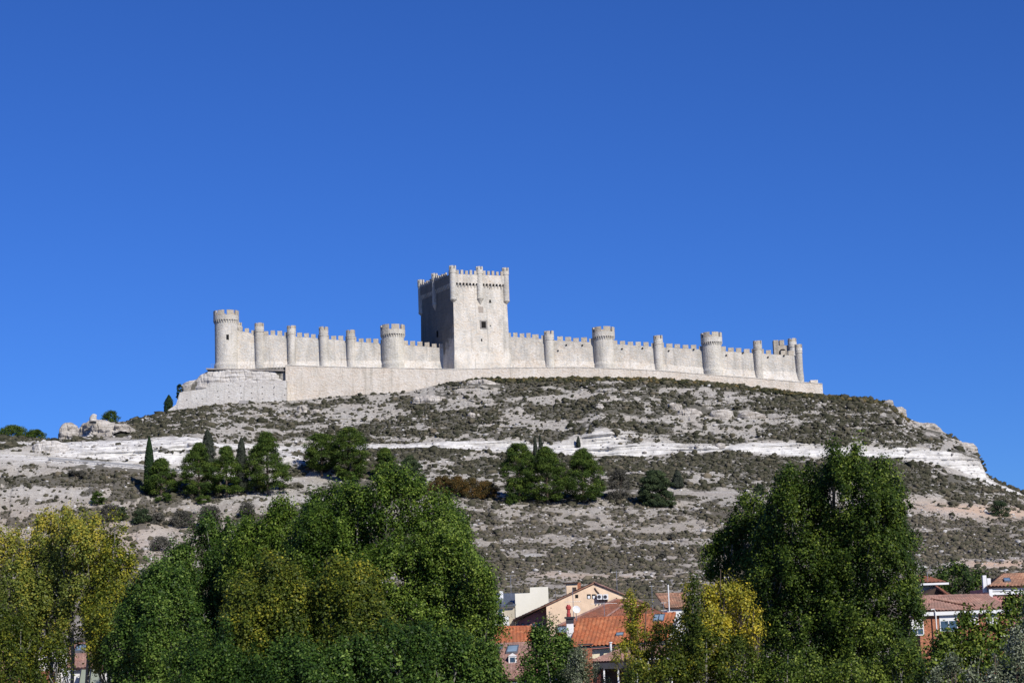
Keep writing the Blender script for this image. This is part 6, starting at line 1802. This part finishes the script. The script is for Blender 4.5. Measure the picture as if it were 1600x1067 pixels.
s = MB(); a = P(1438, 935, 212.5); b_ = P(1474, 918, 212.5); s.add([(a.x, 212.5, a.z - 3), (b_.x + 0.6, 212.5, a.z - 3), (b_.x + 0.6, 212.5, a.z + 0.6), (P(1461, 917, 212.5).x, 212.5, b_.z), (a.x, 212.5, b_.z - .8), (a.x, 215.5, a.z - 3), (b_.x + .6, 215.5, a.z - 3), (b_.x + .6, 215.5, a.z + .6), (P(1461, 917, 212.5).x, 215.5, b_.z), (a.x, 215.5, b_.z - .8)], [(0, 1, 2, 3, 4), (9, 8, 7, 6, 5), (0, 4, 9, 5), (1, 6, 7, 2), (2, 7, 8, 3), (3, 8, 9, 4)]); s.build('gable', M['wood'], hi_)
antenna(1450, 893, 912, 216, 'thin mast on the small red roof beside the tallest right tree', ())
hj = empty('pink_wall_house', (P(1575, 915, 235).x, 235, 0), 'house with brown tiled hip roof and pink wall at the right edge', 'house')
q = [V3(1567, 897.5, 241), V3(1640, 895, 241), V3(1650, 915, 234), V3(1543, 916.5, 234)]
tiled('roof', q, M['tile_brown'], hj, pitch=0.42)
q4 = [V3(1566, 897.5, 241), V3(1567, 897.5, 242), V3(1530, 917, 246), V3(1543, 916.5, 234)]
tiled('roof', q4, M['tile_brown'], hj, pitch=0.42, ridge=False)
skylight(hj, q, [(1567.5, 905), (1577.5, 904.5), (1580, 909.5), (1569.5, 910)])
s = MB(); s.box(q[3].x + .4, q[2].x, 234.6, 245, -0.4, q[3].z - 0.2); s.build('wall', M['render_pink'], hj)
s = MB(); s.box(q[3].x + .3, q[2].x, 234.3, 234.58, q[3].z - 0.55, q[3].z - 0.2); s.build('fascia', M['white'], hj)
s = MB(); z_ = P(1580, 925.5, 234.5).z; s.box(q[3].x + .3, q[2].x, 234.4, 234.59, z_ - 0.2, z_ + .15); s.build('ledge', M['white'], hj)
s = MB(); a = P(1545.5, 932, 234.4); s.box(a.x, a.x + 0.4, 234.2, 234.39, -0.3, q[3].z - .2); s.build('pilaster', M['white'], hj)
for (px_, t_, b__, lb) in ((1538.5, 898.5, 912, 0), (1545, 903, 912.5, 1)):
    a = P(px_, b__, 235.5); s = MB(); s.box(a.x - 0.22, a.x + 0.22, 235.3, 235.8, a.z - 1, P(px_, t_, 235.5).z); s.build('chimney', M['white'], hj)
# --- roofs between the trunks at the lower left
hk = empty('left_edge_house', (P(10, 1030, 175).x, 175, 0), 'house with faded pink roof at the lower left edge', 'house')
q = [V3(-30, 999, 181), V3(28, 1000, 181), V3(34, 1050, 172), V3(-40, 1050, 172)]
tiled('roof', q, M['tile_pink'], hk, pitch=0.3, amp=0.05)
s = MB(); s.box(q[3].x, q[2].x - .2, 172.4, 185, -0.4, q[3].z - .2); s.build('wall', M['brick'], hk)
s = MB(); a = roof_pt(q, 28, 1020); s.box(a.x - .35, a.x + .35, a.y - .3, a.y + .4, a.z - .5, a.z + 1.0); c2_ = s.build('chimney', M['dark'], hk)
hl = empty('left_pink_roof_house', (P(145, 1030, 172).x, 172, 0), 'house with pinkish roof, grey skylight and pale green glass canopy at the lower left', 'house')
q = [V3(108, 1006, 178), V3(165, 1005, 178), V3(168, 1043, 171), V3(104, 1044, 171)]
tiled('roof', q, M['tile_pink'], hl, pitch=0.3, amp=0.05)
skylight(hl, q, [(120, 1010), (139, 1009), (139, 1019), (117, 1020)], two=True)
s = MB(); s.box(q[3].x + .2, q[2].x - .2, 171.4, 181, -0.4, q[3].z - .2); s.build('wall', M['render_white'], hl)
gq = [V3(127, 1045.5, 170.6), V3(158, 1045, 170.6), V3(156, 1075, 166), V3(122, 1076, 166)]
s = MB(); s.slab(gq, 0.06); cnp = s.build('canopy', M['greenglass'], hl)
for f in (0.0, 0.5, 1.0):
    s = MB(); s.tube([Vector(gq[0]).lerp(Vector(gq[1]), f) + Vector((0, 0, .08)), Vector(gq[3]).lerp(Vector(gq[2]), f) + Vector((0, 0, .08))], 0.05, 5); s.build('bar', M['dark'], cnp)
hm = empty('hidden_white_house', (P(220, 1040, 175).x, 175, 0), 'white wall glimpsed between the trunks left of the dark poplars', 'house')
s = MB(); a = P(60, 1010, 185); b_ = P(98, 1003, 185); s.box(a.x, b_.x, 185, 192, -0.4, b_.z); s.build('wall', M['render_white'], hm)
s = MB(); a = P(55, 1003, 184.6); b_ = P(103, 1001, 184.6); s.box(a.x, b_.x, 184.5, 192.5, b_.z + .003 - .3, b_.z + .1); s.build('roof', M['zinc'], hm)
hn = empty('rear_white_house', (P(650, 1030, 182).x, 182, 0), 'white house hidden behind the big central poplars', 'house')
s = MB(); a = P(560, 1010, 184); b_ = P(730, 1003, 184); s.box(a.x, b_.x, 184, 192, -0.4, b_.z - 0.4); s.build('wall', M['render_white'], hn)
q = [V3(560, 996, 188), V3(732, 992, 188), V3(735, 1006, 183.5), V3(556, 1012, 183.5)]
tiled('roof', q, M['tile_brown'], hn, pitch=0.42)
